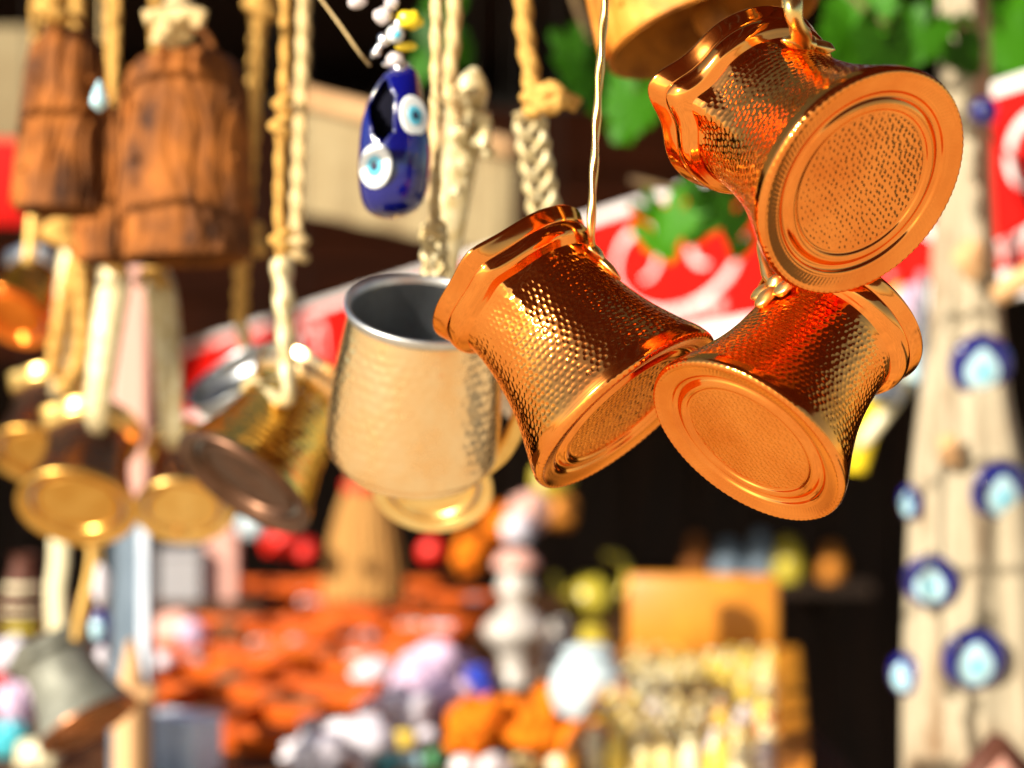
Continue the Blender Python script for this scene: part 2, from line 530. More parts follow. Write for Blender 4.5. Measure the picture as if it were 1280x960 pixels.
banner()

# ------------------------------------------------------------------ hammered pots
def dents(n_around, spacing, depth, seed, s0=None, s1=None, jit=0.20):
    hr = np.random.default_rng(seed)
    J = hr.uniform(-1, 1, (400, 256, 2)) * jit
    K = hr.uniform(0.75, 1.25, (400, 256))
    def f(T, s, R, Z):
        row = s / spacing
        base = np.floor(row).astype(int)
        best = np.full(T.shape, 9.0); kk = np.ones(T.shape)
        u = T / (2 * math.pi) * n_around
        arc = 2 * math.pi * R / n_around / spacing          # cell width in spacings
        for dr in (-1, 0, 1):
            rw = base + dr
            off = (rw % 2) * 0.5
            c0 = np.floor(u - off).astype(int)
            for dc in (-1, 0, 1, 2):
                ci = c0 + dc
                jj = J[rw % 400, ci % n_around % 256]
                du = (u - off - (ci + 0.5 * 0 + jj[..., 0])) * np.maximum(arc, 0.25)
                dv = row - (rw + 0.5 + jj[..., 1])
                d = du * du + dv * dv
                m = d < best
                best = np.where(m, d, best)
                kk = np.where(m, K[rw % 400, ci % n_around % 256], kk)
        D = -depth * kk * np.maximum(0, 1 - best / 0.21)
        if s0 is not None:
            w = np.clip((s - s0) / (spacing * 1.5), 0, 1) * np.clip((s1 - s) / (spacing * 1.5), 0, 1)
            D = D * w
        return D
    return f

def spout_deform(L, sc, amp=0.0050, on=True):
    z0 = 0.030 * sc
    def f(V):
        if not on:
            return V
        V = V.copy()
        r = np.hypot(V[:, 0], V[:, 1])
        ang = np.arctan2(V[:, 1], V[:, 0]) + math.pi / 2
        ang = (ang + math.pi) % (2 * math.pi) - math.pi
        t = np.clip((V[:, 2] - z0) / (L - z0), 0, 1.05)
        sg = 0.05 + 0.19 * t
        a = amp * sc * t ** 1.5
        k = a * np.exp(-(ang / sg) ** 2) - 0.12 * a * np.exp(-((np.abs(ang) - 2.1 * sg) / sg) ** 2)
        f_ = np.where(r > 1e-6, (r + k) / np.maximum(r, 1e-6), 1)
        V[:, 0] *= f_; V[:, 1] *= f_
        V[:, 2] += 0.25 * a * np.exp(-(ang / sg) ** 2)
        return V
    return f

CEZVE = [(0.0400, 0.0035), (0.0392, 0.0062), (0.0372, 0.0110), (0.0340, 0.0190), (0.0312, 0.0275),
         (0.0291, 0.0370), (0.0280, 0.0460), (0.0277, 0.0530), (0.0281, 0.0572)]
COLLAR = [(0.0281, 0.0572), (0.0293, 0.0580), (0.0310, 0.0592), (0.0321, 0.0610), (0.0324, 0.0632), (0.0322, 0.0645), (0.0319, 0.0650),
          (0.0323, 0.0655), (0.0331, 0.0672), (0.0338, 0.0690), (0.0342, 0.0702), (0.0339, 0.0710), (0.0331, 0.0710),
          (0.0322, 0.0698), (0.0312, 0.0670), (0.0308, 0.0630), (0.0296, 0.0598), (0.0272, 0.0575)]
def pot(name, label, M, sc=1.0, body=COPPER, base=COPPER, rim=COPPER, lining=TIN, hi=False, group=None,
        spout=0.0050, wide=1.0, seed=1, profile=None, dent=1.0):
    """coffee pot: base at the local origin, mouth up +Z, handle side +X, spout -Y"""
    t = thing(name, label, 'coffee pot', M=M, group=group)
    L = 0.071 * sc
    df = spout_deform(L, sc, amp=spout)
    k = np.array([sc * wide, sc])
    prof = np.array(profile or CEZVE) * k
    segs, rows = (736, 270) if hi else (120, 60)
    p = crom(prof, rows)
    s_tot = np.linalg.norm(np.diff(p, axis=0), axis=1).sum()
    if hi:
        dd = dents(82, 0.00255 * sc, 0.00017 * sc * dent, seed, 0.0015 * sc, s_tot - 0.001 * sc)
    else:
        dd = dents(46, 0.0044 * sc, 0.00030 * sc * dent, seed, 0.002 * sc, s_tot)
    obj('body', lathe(p, segs, disp=dd, deform=df), body, t)
    top_r = prof[-1, 0] / (0.0281 * sc)
    col = np.array(COLLAR) * np.array([sc * top_r, sc])
    obj('rim', lathe(crom(col, 90 if hi else 44), 240 if hi else 90, deform=df), rim, t)
    inner = np.array([(prof[-1, 0] * 0.97, 0.0577 * sc), (prof[5, 0] * 0.95, 0.037 * sc), (prof[2, 0] * 0.96, 0.011 * sc),
                      (prof[1, 0] * 0.93, 0.0065 * sc), (prof[0, 0] * 0.80, 0.0055 * sc), (0.0004, 0.0055 * sc)])
    obj('lining', lathe(crom(inner, 30), 72, deform=df), lining, t)
    # base: rolled edge, flat ring, two grooves, hammered middle
    R = prof[0, 0]
    bp = [(R, 0.0035 * sc), (R * 1.006, 0.0022 * sc), (R * 0.998, 0.0008 * sc), (R * 0.972, 0), (R * 0.935, 0.0004 * sc),
          (R * 0.86, 0.0009 * sc), (R * 0.815, 0.0012 * sc), (R * 0.79, 0.0023 * sc), (R * 0.755, 0.0026 * sc), (R * 0.725, 0.0016 * sc),
          (R * 0.69, 0.0009 * sc), (R * 0.655, 0.0013 * sc), (R * 0.635, 0.0021 * sc), (R * 0.59, 0.0022 * sc), (R * 0.52, 0.00215 * sc), (R * 0.45, 0.0021 * sc), (R * 0.38, 0.0020 * sc), (R * 0.31, 0.0020 * sc), (R * 0.24, 0.0020 * sc),
          (R * 0.17, 0.0019 * sc), (R * 0.10, 0.0019 * sc), (R * 0.004, 0.0019 * sc)]
    if not hi:
        bp = [(a_, z_ * (2.4 if a_ < R * 0.9 else 1.0)) for a_, z_ in bp]
    pb = crom(bp, 230 if hi else 60)
    sb = np.concatenate([[0], np.cumsum(np.linalg.norm(np.diff(pb, axis=0), axis=1))])
    s_in = sb[np.argmax(pb[:, 0] < R * 0.615)]
    s_o = sb[np.argmax(pb[:, 0] < R * 0.955)]
    def bd(T, s, Rr, Z):
        n = 60
        out = np.zeros_like(T)
        # hammer marks in the middle: staggered rows, each blow a little off
        sp = 0.0023 * sc
        Xb, Yb = Rr * np.cos(T) / sp, Rr * np.sin(T) / (sp * 0.87)
        Jb = np.random.default_rng(seed + 5).uniform(-0.24, 0.24, (64, 64, 2))
        r0 = np.floor(Yb).astype(int)
        best = np.full(T.shape, 9.0)
        for dr in (-1, 0, 1):
            rw = r0 + dr
            of = (rw % 2) * 0.5
            c0 = np.floor(Xb - of).astype(int)
            for dc in (-1, 0, 1):
                ci = c0 + dc
                jj = Jb[rw % 64, ci % 64]
                best = np.minimum(best, (Xb - of - ci - 0.5 - jj[..., 0]) ** 2 + ((Yb - rw - 0.5 - jj[..., 1]) * 0.87) ** 2)
        out = np.where(s > s_in, (0.00013 if hi else 0.0002) * sc * dent * np.maximum(0, 1 - best / 0.22), 0)
        # rope-like notching on the rolled edge
        out += 0.00010 * sc * dent * np.cos(T * 96) * np.exp(-((s - s_o * 0.75) / (0.0013 * sc)) ** 2)
        # shallow strokes on the flat ring
        out += 0.00004 * sc * np.cos(T * 140 + s * 2000) * np.exp(-((Rr - R * 0.88) / (0.04 * R)) ** 2)
        return -out
    obj('base', lathe(pb, 420 if hi else 96, disp=bd), base, t)
    return t, L, df

def local(t, w):
    return t.matrix_world.inverted() @ Vector(w)

def rod_handle(t, attach, path, r, m=BRASS, plate=None, seed=0, twist=True, hook=True):
    """attach: local point on the neck; path: world points the rod climbs through"""
    pts = [Vector(attach)] + [local(t, w) for w in path]
    # a small curl over the rail at the end
    sp = smooth_path(pts, 120)
    h = obj('handle', tube(sp, r, 14, lobes=2 if twist else 0, twist=55, amp=0.14 if twist else 0), m, t)
    if hook:
        e = Vector(sp[-1]); w0 = t.matrix_world @ e
        arc = [local(t, w0 + Vector((0, -0.007 * (1 - math.cos(a)), 0.007 * math.sin(a)))) for a in np.linspace(0, math.pi * 1.25, 14)]
        obj('hook', tube(arc, r * 0.85, 10), m, h)
    if plate:
        lob = []
        for (dx, dy, dz, rx, ry, rz) in plate:
            lob.append(shift(blob(rx, ry, rz, seed, 0.10, 1.2, 24, 14), (attach[0] + dx, attach[1] + dy, attach[2] + dz)))
        obj('handle_plate', merge(*lob), m, h)
    return h

# --- the three sharp copper pots
G3 = 'polished copper coffee pots hanging at the front'
a1 = IV(-0.62, 0.74, -0.33); h1 = IV(0.77, 0.62, 0.22)
pot1, L1, d1 = pot('copper_coffee_pot', 'hammered copper coffee pot in the middle, mouth tipped over the pale brass mug',
                   frame(P(786, 517, 0.705), a1, h1), 1.0, hi=True, group=G3, seed=3, spout=0.0032)
rod_handle(pot1, (0.0285, 0.002, 0.0545), [P(739, 285, 0.712), P(742, 220, 0.716), P(749, 100, 0.722), P(757, -5, 0.730), P(762, -95, 0.735)], 0.0015,
           plate=[(0.0002, 0, -0.001, 0.0022, 0.0060, 0.0050), (0.0002, 0, -0.009, 0.0017, 0.0032, 0.0060)])
a2 = IV(0.585, 0.69, -0.47); h2 = IV(-0.66, 0.70, 0.35)
pot2, L2, d2 = pot('copper_coffee_pot', 'hammered copper coffee pot lower right, mouth turned right, with brass handle plate',
                   frame(P(931, 555, 0.665), a2, h2), 0.92, hi=True, group=G3, seed=11, spout=0.0045)
rod_handle(pot2, (0.0264, 0, 0.050), [P(955, 330, 0.690), P(955, 250, 0.715), P(968, 120, 0.745), P(986, -20, 0.762), P(992, -110, 0.765)], 0.0019,
           plate=[(0.0006, 0, -0.006, 0.0022, 0.0036, 0.0050), (0.0004, 0.0058, -0.002, 0.0020, 0.0040, 0.0040), (0.0004, -0.0058, -0.002, 0.0020, 0.0040, 0.0040), (0.001, 0, 0.001, 0.0028, 0.0034, 0.0034)])
a3 = IV(-0.47, 0.50, -0.725); s3 = IV(-0.826, 0.02, 0.563)
h3 = a3.cross(s3)
h3 = -h3 if h3.z < 0 else h3
pot3, L3, d3 = pot('copper_coffee_pot', 'hammered copper coffee pot top right, round ringed base facing the viewer and spout at left',
                   frame(P(1082, 232, 0.637), a3, h3), 0.99, hi=True, group=G3, seed=23, spout=0.0068)
rod_handle(pot3, (0.0275, 0, 0.0500), [P(992, 15, 0.642), P(990, -40, 0.655), P(988, -85, 0.665), P(986, -125, 0.67)], 0.0030,
           plate=[(0.0008, 0.0055, -0.001, 0.0022, 0.0062, 0.0030), (0.0008, -0.0055, -0.001, 0.0022, 0.0062, 0.0030), (0.001, 0, 0, 0.003, 0.0036, 0.0036)])

# --- ropes
def rope(pts, r, label, m=ROPE, knots=(), group=None, ends=()):
    o = Vector(pts[0])
    t = thing('rope', label, 'rope', o, group)
    lp = [Vector(p) - o for p in pts]
    n = max(40, int(sum((lp[i + 1] - lp[i]).length for i in range(len(lp) - 1)) / 0.0016))
    obj('cord', tube(smooth_path(lp, n), r, 12, lobes=3, twist=70, amp=0.24), m, t)
    for kp, kr in knots:
        c = Vector(kp) - o
        R = []
        for q in range(2):
            aa = np.linspace(0, 2 * math.pi, 22)
            tilt = 0.5 if q else -0.5
            R.append(tube([c + Vector((kr * math.cos(x), kr * 0.8 * math.sin(x), kr * tilt * math.cos(x) + (q - .5) * kr * 0.9)) for x in aa], kr * 0.62, 10, cap=False))
        obj('knot', merge(*R), m, t)
    for ep in ends:
        e = [Vector(p) - o for p in ep]
        obj('loose_end', tube(smooth_path(e, 24), r * 0.9, 10, lobes=3, twist=70, amp=0.24), m, t)
    return t

# --- openwork and cast handles for the pots further back
def openwork(t, pts, w, m=CASTBRASS, n=260):
    """braid of three wavy strands between scalloped edges, along world pts"""
    lp = [local(t, p) for p in pts]
    c = smooth_path(lp, n)
    tg = np.gradient(c, axis=0); tg /= np.linalg.norm(tg, axis=1, keepdims=True)
    view = np.array(local(t, t.matrix_world.translation + Vector((0, -1, 0))) - local(t, t.matrix_world.translation))
    side = np.cross(tg, view); side /= np.linalg.norm(side, axis=1, keepdims=True)
    nn = np.cross(side, tg)
    s = np.concatenate([[0], np.cumsum(np.linalg.norm(np.diff(c, axis=0), axis=1))])
    lam = w * 1.9
    out = []
    for k in range(3):
        ph = 2 * math.pi * (s / lam + k / 3.0)
        q = c + side * (w * 0.36 * np.sin(ph))[:, None] + nn * (w * 0.10 * np.sin(2 * ph))[:, None]
        out.append(tube(q, w * 0.13, 8))
    for sg in (-1, 1):
        q = c + side * (sg * (w * 0.42 + w * 0.05 * np.sin(2 * math.pi * s / lam * 3)))[:, None]
        out.append(tube(q, w * 0.085, 8))
    return obj('handle', merge(*out), m, t)

def cast_handle(t, pts, widths, m=CASTBRASS, flat=0.45, beads=0):
    lp = [local(t, p) for p in pts]
    c = smooth_path(lp, 90)
    w = np.interp(np.linspace(0, 1, 90), np.linspace(0, 1, len(widths)), widths)
    if beads:
        w = w * (1 + 0.10 * np.abs(np.sin(np.linspace(0, beads * math.pi, 90))))
    vw = t.matrix_world.inverted().to_3x3() @ Vector((0, 1, 0))
    h = obj('handle', tube(c, w, 14, flat=flat, view=vw), m, t)
    return h

GB = 'coffee pots hanging further back'
# brass mug-like pot in the middle
am = IV(0.10, 0.86, 0.43); hm = IV(0.0, 0.3, -0.9)
Mm = frame(P(513, 580, 0.86), am, hm)
MUG = [(0.0338, 0.0035), (0.0362, 0.0055), (0.0372, 0.0095), (0.0372, 0.0160), (0.0364, 0.0260), (0.0350, 0.0370), (0.0336, 0.0460), (0.0324, 0.0530), (0.0316, 0.0572)]
mug = thing('brass_mug', 'pale hammered brass mug with dark tin lined mouth, hanging upright beside the middle copper pot', 'mug', M=Mm)
mp = crom(np.array(MUG) * np.array([1.0, 1.22]), 120)
msum = np.linalg.norm(np.diff(mp, axis=0), axis=1).sum()
obj('body', lathe(mp, 240, disp=dents(44, 0.0046, 0.00020, 31, 0.002, msum - 0.001)), PALEBRASS, mug)
obj('rim', lathe(crom([(0.0316, 0.0697), (0.0326, 0.0708), (0.0333, 0.0721), (0.0338, 0.0736), (0.0334, 0.0746), (0.0322, 0.0747), (0.0311, 0.0736), (0.0306, 0.0718)], 40), 120), TINRIM, mug)
obj('lining', lathe(crom([(0.0306, 0.0718), (0.0318, 0.045), (0.0335, 0.012), (0.0330, 0.006), (0.029, 0.0045), (0.0004, 0.0045)], 40), 96), TIN, mug)
obj('base', lathe(crom([(0.0335, 0.0041), (0.0325, 0.0015), (0.0305, 0.0002), (0.0275, 0.0008), (0.0235, 0.0016), (0.012, 0.0014), (0.0002, 0.0014)], 40), 96), PALEBRASS, mug)
ear = [local(mug, P(606, 420, 0.85)), local(mug, P(640, 455, 0.85)), local(mug, P(652, 510, 0.855)), local(mug, P(632, 560, 0.86)), local(mug, P(606, 585, 0.86))]
obj('ear_handle', tube(smooth_path(ear, 50), 0.0030, 12, flat=1.4), BRASS, mug)
openwork(mug, [P(545, 345, 0.885), P(543, 315, 0.885), P(542, 280, 0.885)], px(34, 0.885))

# gold based pot under/behind the mug
ag = IV(0.02, 0.66, -0.75); hg = IV(0.1, 0.75, 0.6)
potg, _, _ = pot('brass_coffee_pot', 'yellow brass coffee pot showing only its shining base below the brass mug', frame(P(541, 614, 0.97), ag, hg), 0.73,
                 body=BRASS, base=GOLD, rim=BRASS, group=GB, seed=5)
hb = cast_handle(potg, [P(545, 520, 1.0), P(548, 420, 1.0), P(556, 330, 0.99), P(566, 255, 0.985), P(576, 195, 0.98), P(584, 150, 0.975), P(588, 122, 0.975), P(591, 100, 0.975), P(594, 84, 0.975)],
                 [px(v, 0.98) for v in (14, 15, 17, 19, 22, 23, 26, 20, 22, 15, 4)], flat=0.5)
pts = []
for (x, y, rx, rz, sd) in ((574, 165, 13, 18, 1), (604, 172, 13, 16, 2), (580, 205, 12, 18, 3), (602, 150, 12, 9, 4), (572, 235, 11, 14, 5), (610, 190, 8, 10, 6), (585, 128, 20, 6, 7), (566, 140, 9, 12, 8)):
    c = local(potg, P(x, y, 0.970))
    pts.append(blob(px(rx, .97), px(rx, .97), px(rz, .97), sd, 0.25, 2.2, 16, 10, tuple(c)))
obj('leaf_ornament', merge(*pts), CASTBRASS, hb)

# pale tin pot behind the middle pot
at = IV(0.42, 0.86, -0.28); ht = IV(-0.8, 0.5, 0.1)
pott, _, _ = pot('tin_coffee_pot', 'pale tin coffee pot mostly hidden behind the middle copper pot, with openwork handle', frame(P(694, 535, 0.99), at, ht), 0.80,
                 body=PALETIN, base=PALETIN, rim=TIN, group=GB, seed=9)
openwork(pott, [P(706, 385, 0.985), P(690, 330, 0.985), P(678, 250, 0.98), P(668, 190, 0.975), P(660, 138, 0.97)], px(40, 0.975))

# left group
aA = IV(0.03, 0.74, -0.67); hA = IV(0.45, 0.55, 0.62)
potA, _, _ = pot('copper_coffee_pot', 'dark copper coffee pot at left with round brass base, larger of the neighbouring two', frame(P(95, 637, 1.35), aA, hA), 1.02,
                 body=OLDCOPPER, base=OLDGOLD, rim=BRASS, group=GB, seed=41)
cast_handle(potA, [P(122, 540, 1.33), P(121, 520, 1.32), P(126, 470, 1.32), P(134, 410, 1.325), P(142, 360, 1.33), P(144, 325, 1.335)], [px(v, 1.325) for v in (9, 15, 17, 19, 20, 15)], beads=16)
aB = IV(-0.05, 0.72, -0.69); hB = IV(-0.1, 0.7, 0.7)
potB, _, _ = pot('copper_coffee_pot', 'dark copper coffee pot with orange gold base, smaller of the neighbouring two', frame(P(229, 641, 1.38), aB, hB), 0.86,
                 body=OLDCOPPER, base=BRASS, rim=BRASS, group=GB, seed=42)
cast_handle(potB, [P(216, 560, 1.36), P(215, 540, 1.355), P(211, 480, 1.355), P(206, 410, 1.36), P(200, 365, 1.36), P(196, 340, 1.365)], [px(v, 1.36) for v in (8, 14, 16, 18, 19, 14)], beads=16)
aE = IV(0.50, 0.76, -0.46); hE = IV(-0.80, 0.55, 0.2)
potE, _, _ = pot('brass_coffee_pot', 'hammered coffee pot leaning beside the mug, dark base and gold side', frame(P(302, 607, 1.06), aE, hE), 1.02,
                 body=WARMBRASS, base=BROWNMETAL, rim=PALEBRASS, group=GB, seed=43, dent=3.2)
rod_handle(potE, (0.0285, 0, 0.052), [P(357, 500, 1.045), P(358, 440, 1.045), P(355, 380, 1.045), P(352, 325, 1.05)], [px(7, 1.05), px(11, 1.05), px(13, 1.05)], m=CASTBRASS, hook=False,
           plate=[(0.0006, 0, -0.002, 0.003, 0.006, 0.007)])
aF = IV(-0.48, 0.78, 0.40); hF = IV(0.6, 0.5, -0.5)
potF, _, _ = pot('copper_coffee_pot', 'aged copper coffee pot with grey tin mouth open behind the twisted handle', frame(P(362, 572, 1.32), aF, hF), 1.0,
                 body=OLDCOPPER, base=OLDCOPPER, rim=TIN, group=GB, seed=44)
cast_handle(potF, [P(330, 455, 1.37), P(310, 440, 1.37), P(301, 400, 1.36)], [px(6, 1.3), px(8, 1.3), px(9, 1.3)])
aG = IV(0.05, 0.78, -0.62); hG = IV(0.4, 0.6, 0.6)
potG, _, _ = pot('copper_coffee_pot', 'aged copper coffee pot half hidden behind the larger gold based one at left', frame(P(46, 572, 1.44), aG, hG), 0.886,
                 body=OLDCOPPER, base=OLDGOLD, rim=BRASS, group=GB, seed=45)
cast_handle(potG, [P(70, 495, 1.418), P(76, 470, 1.412), P(82, 400, 1.412), P(90, 330, 1.418), P(94, 300, 1.418)], [px(v, 1.418) for v in (8, 13, 15, 17, 14)], beads=12)
aH = IV(0.25, 0.70, -0.66); hH = IV(0.3, 0.6, 0.6)
potH, _, _ = pot('copper_coffee_pot', 'orange copper coffee pot at the left edge under the first rusty bell', frame(P(16, 398, 1.5), aH, hH), 0.78,
                 body=COPPER2, base=COPPER2, rim=TIN, group=GB, seed=46)
cast_handle(potH, [P(34, 330, 1.47), P(38, 310, 1.47), P(42, 270, 1.47)], [px(7, 1.4), px(8, 1.4), px(9, 1.4)], m=BRASS)
aI = IV(-0.50, 0.80, -0.30); hI = IV(0.7, 0.5, 0.2)
potI, _, _ = pot('tin_coffee_pot', 'dull grey green tin coffee pot low at left, dark base facing down', frame(P(112, 908, 1.46), aI, hI), 0.97,
                 body=TINOUT, base=OLDCOPPER, rim=TINOUT, group=GB, seed=47, dent=0.6)
cast_handle(potI, [P(94, 800, 1.45), P(100, 770, 1.45), P(112, 720, 1.45), P(117, 680, 1.45)], [px(6, 1.3), px(7, 1.3), px(7, 1.3)], m=BRASS)

# ropes that hold them
GR = 'jute ropes holding the pots'
rope([P(654, -110, 0.975), P(655, 20, 0.97), P(662, 80, 0.967), P(667, 120, 0.965), P(665, 146, 0.962)], px(10.5, 0.97), 'orange jute rope knotted with two loose ends above the openwork handle', ROPE,
     [(P(667, 122, 0.963), px(11, .97))], GR, ends=[[P(672, 118, 0.955), P(690, 112, 0.95), P(706, 122, 0.95), P(722, 134, 0.95)], [P(672, 122, 0.953), P(682, 134, 0.95), P(700, 128, 0.948), P(714, 124, 0.948)]])
rope([P(546, -110, 0.89), P(546, 60, 0.885), P(545, 180, 0.885), P(542, 292, 0.885)], px(7, 0.885), 'pale straight rope holding the brass mug, beside the blue slipper', ROPE_PALE, [(P(542, 286, 0.882), px(8, .885))], GR)
rope([P(572, -110, 0.95), P(567, 40, 0.95), P(562, 110, 0.955), P(572, 150, 0.962)], px(8, 0.95), 'pale rope ending at the cast finial handle right of the mug rope', ROPE_PALE, [(P(563, 118, 0.955), px(8, .95))], GR)
rope([P(330, -110, 1.34), P(322, 40, 1.345), P(312, 200, 1.35), P(303, 320, 1.36), P(300, 405, 1.36)], px(8.5, 1.35), 'thick jute rope left of the pair, knotted above the tin mouthed pot', ROPE, [(P(326, 5, 1.34), px(14, 1.34)), (P(309, 298, 1.345), px(13, 1.35))], GR,
     ends=[[P(312, 300, 1.335), P(322, 305, 1.33), P(330, 318, 1.33)]])
rope([P(356, -110, 1.04), P(357, 60, 1.042), P(352, 160, 1.045), P(350, 260, 1.047), P(352, 330, 1.05)], px(6.5, 1.045), 'knotted jute rope holding the pot with the twisted handle', ROPE, [(P(354, 130, 1.04), px(9, 1.04)), (P(351, 158, 1.04), px(10, 1.04)), (P(352, 300, 1.045), px(10, 1.05))], GR)
rope([P(381, -110, 1.09), P(379, 60, 1.09), P(374, 200, 1.09), P(368, 322, 1.075)], px(7.5, 1.09), 'smooth pale rope right of the knotted pair behind the twisted handle', ROPE_PALE, [(P(369, 312, 1.075), px(11, 1.09))], GR)
rope([P(140, -110, 1.37), P(140, 60, 1.37), P(141, 210, 1.36), P(142, 300, 1.345), P(144, 335, 1.332)], px(8, 1.33), 'jute rope above the larger gold based pot, behind the small bell', ROPE, [(P(142, 328, 1.325), px(11, 1.33))], GR)
rope([P(196, -110, 1.38), P(194, 100, 1.38), P(190, 250, 1.37), P(195, 348, 1.362)], px(6, 1.362), 'thin jute rope behind the big cracked bell above the smaller gold based pot', ROPE, [(P(193, 342, 1.355), px(12, 1.362))], GR, ends=[[P(190, 340, 1.35), P(180, 346, 1.35), P(174, 358, 1.35)]])
rope([P(95, -110, 1.428), P(98, 80, 1.428), P(100, 190, 1.423), P(86, 225, 1.418), P(90, 255, 1.418), P(96, 300, 1.418), P(78, 390, 1.408), P(64, 470, 1.408)], px(9, 1.418), 'jute rope at far left behind the tall narrow bell', ROPE,
     [(P(80, 290, 1.398), px(18, 1.408)), (P(100, 182, 1.418), px(10, 1.418))], GR)
rope([P(98, 300, 1.400), P(104, 380, 1.403), P(104, 440, 1.408), P(88, 480, 1.408)], px(10, 1.408), 'hanging jute strand between the two cast handles at far left', ROPE, [(P(84, 482, 1.400), px(10, 1.408))], GR)
rope([P(45, -110, 1.49), P(44, 100, 1.49), P(42, 285, 1.475)], px(5, 1.47), 'thin jute string behind the first rusty bell holding the orange copper pot', ROPE, [], GR)
rope([P(117, 600, 1.46), P(118, 660, 1.455), P(117, 690, 1.452)], px(5, 1.31), 'short jute string under the larger gold based pot', ROPE, [(P(117, 684, 1.445), px(6, 1.4))], GR)

# --- cowbells
def bell(label, M, R_top, R_bot, H, flat, m, seed, group='rusty cowbells hanging in the stall', seam=True):
    t = thing('cowbell', label, 'cowbell', M=M, group=group)
    prof_o = [(R_bot, 0), (R_bot * 0.985, H * 0.03), (R_bot * .94 + R_top * .06, H * 0.2), ((R_top + R_bot) / 2, H * 0.5), (R_top * 0.99, H * 0.80), (R_top * 0.93, H * 0.90),
              (R_top * 0.80, H * 0.955), (R_top * 0.55, H * 0.985), (R_top * 0.02, H)]
    def wob(T, s, R, Z):
        d = np.zeros_like(T)
        r = np.random.default_rng(seed)
        for _ in range(7):
            a, b, c = r.integers(1, 7), r.uniform(20, 120), r.uniform(0, 6.28)
            d += 0.0006 * np.sin(a * T + b * Z + c)
        # pressed creases running down the face
        for k in range(8):
            t0 = r.uniform(-2.8, -0.4); sl = r.uniform(-9, 9); ph = r.uniform(0, 6)
            d -= r.uniform(0.0015, 0.0042) * np.exp(-((T - 2 * math.pi - t0 - sl * (Z - H / 2) - 0.10 * np.sin(Z * 90 + ph)) / 0.055) ** 2)
        return d * (R > R_top * 0.3)
    obj('shell', lathe(crom(prof_o, 90), 200, flat, wob), m, t)
    inner = [(R_bot, 0), (R_bot * 0.97, 0.0002), (R_bot * 0.955, H * 0.03), ((R_top + R_bot) / 2 - 0.003, H * 0.5), (R_top * 0.95 - .003, H * 0.80), (R_top * 0.5, H * 0.95), (R_top * 0.02, H * 0.96)]
    obj('inside', lathe(crom(inner, 40), 72, flat), m, t)
    loop = [(0.014 * math.cos(a) * R_top / 0.03, 0, H - 0.003 + 0.016 * math.sin(a) * R_top / 0.03) for a in np.linspace(0, math.pi, 16)]
    obj('loop', tube(loop, 0.0022, 8), m, t)
    if seam:
        for sx in (-1, 1):
            sp = [(sx * (np.interp(z, [0, H * .5, H * .8, H * .93], [R_bot, (R_top + R_bot) / 2, R_top, R_top * .86]) + 0.0008), 0, z) for z in np.linspace(0.003, H * 0.92, 14)]
            obj('seam', tube(sp, 0.0024, 8), m, t)
            for k in range(3):
                z = H * (0.2 + 0.25 * k)
                rr = np.interp(z, [0, H * .5, H * .8], [R_bot, (R_top + R_bot) / 2, R_top])
                a = -math.pi / 2 + sx * 0.95
                obj('rivet', blob(0.0022, 0.0022, 0.0022, 1, 0, 1, 10, 8, (rr * math.cos(a), rr * flat * math.sin(a), z)), m, t)
    cl = obj('clapper', merge(tube([(0, 0, H * 0.9), (0.001, 0, H * 0.1)], 0.0014, 8), blob(R_bot * .16, R_bot * .16, R_bot * .24, 3, .05, 1, 14, 10, (0.001, 0, H * 0.08))), m, t)
    return t
bell('tall narrow rusty cowbell at the far left', frame(P(72, 262, 1.20), IV(0.03, 1, -0.12), (1, 0, 0)), px(45, 1.20), px(54, 1.20), px(232, 1.20), 0.75, RUST, 61)
bell('big rusty cowbell with cracked face and cream twine on top', frame(P(232, 322, 1.17), IV(-0.02, 1, -0.14), (1, 0.1, 0)), px(73, 1.17), px(78, 1.17), px(268, 1.17), 0.62, RUST, 62)
bell('small rusty cowbell between the tall narrow one and the big cracked one', frame(P(142, 325, 1.27), IV(-0.03, 1, -0.10), (1, 0, 0)), px(40, 1.27), px(46, 1.27), px(196, 1.27), 0.75, RUST, 63)
bell('orange rusty cowbell at the top behind the upper right copper pot', frame(P(892, 38, 0.92), IV(-0.30, 0.88, -0.30), (0.9, 0.1, 0.38)), px(112, 0.92), px(140, 0.92), px(215, 0.92), 0.72, RUST2, 64)
rope([P(232, -110, 1.17), P(226, -30, 1.17), P(218, 20, 1.155), P(212, 52, 1.145)], px(13, 1.16), 'cream twine tied in a bow on the big cracked cowbell', ROPE_PALE, [(P(214, 26, 1.13), px(18, 1.13))], 'twine tying the cowbells',
     ends=[[P(212, 26, 1.12), P(196, 22, 1.12), P(182, 26, 1.12)], [P(212, 22, 1.12), P(236, 18, 1.12), P(254, 26, 1.12)], [P(210, 30, 1.12), P(202, 44, 1.12), P(200, 54, 1.12)]])
rope([P(66, -110, 1.20), P(66, -10, 1.20), P(66, 26, 1.19)], px(12, 1.19), 'jute tie on the tall narrow cowbell', ROPE, [(P(66, 8, 1.18), px(14, 1.19))], 'twine tying the cowbells')
rope([P(150, -110, 1.27), P(146, 40, 1.27), P(142, 128, 1.27)], px(4, 1.27), 'thin cord holding the small rusty cowbell', ROPE, [], 'twine tying the cowbells')
rope([P(830, -150, 0.935), P(826, -175, 0.935)], px(8, 0.93), 'short cord above the orange rusty cowbell', ROPE, [], 'twine tying the cowbells')

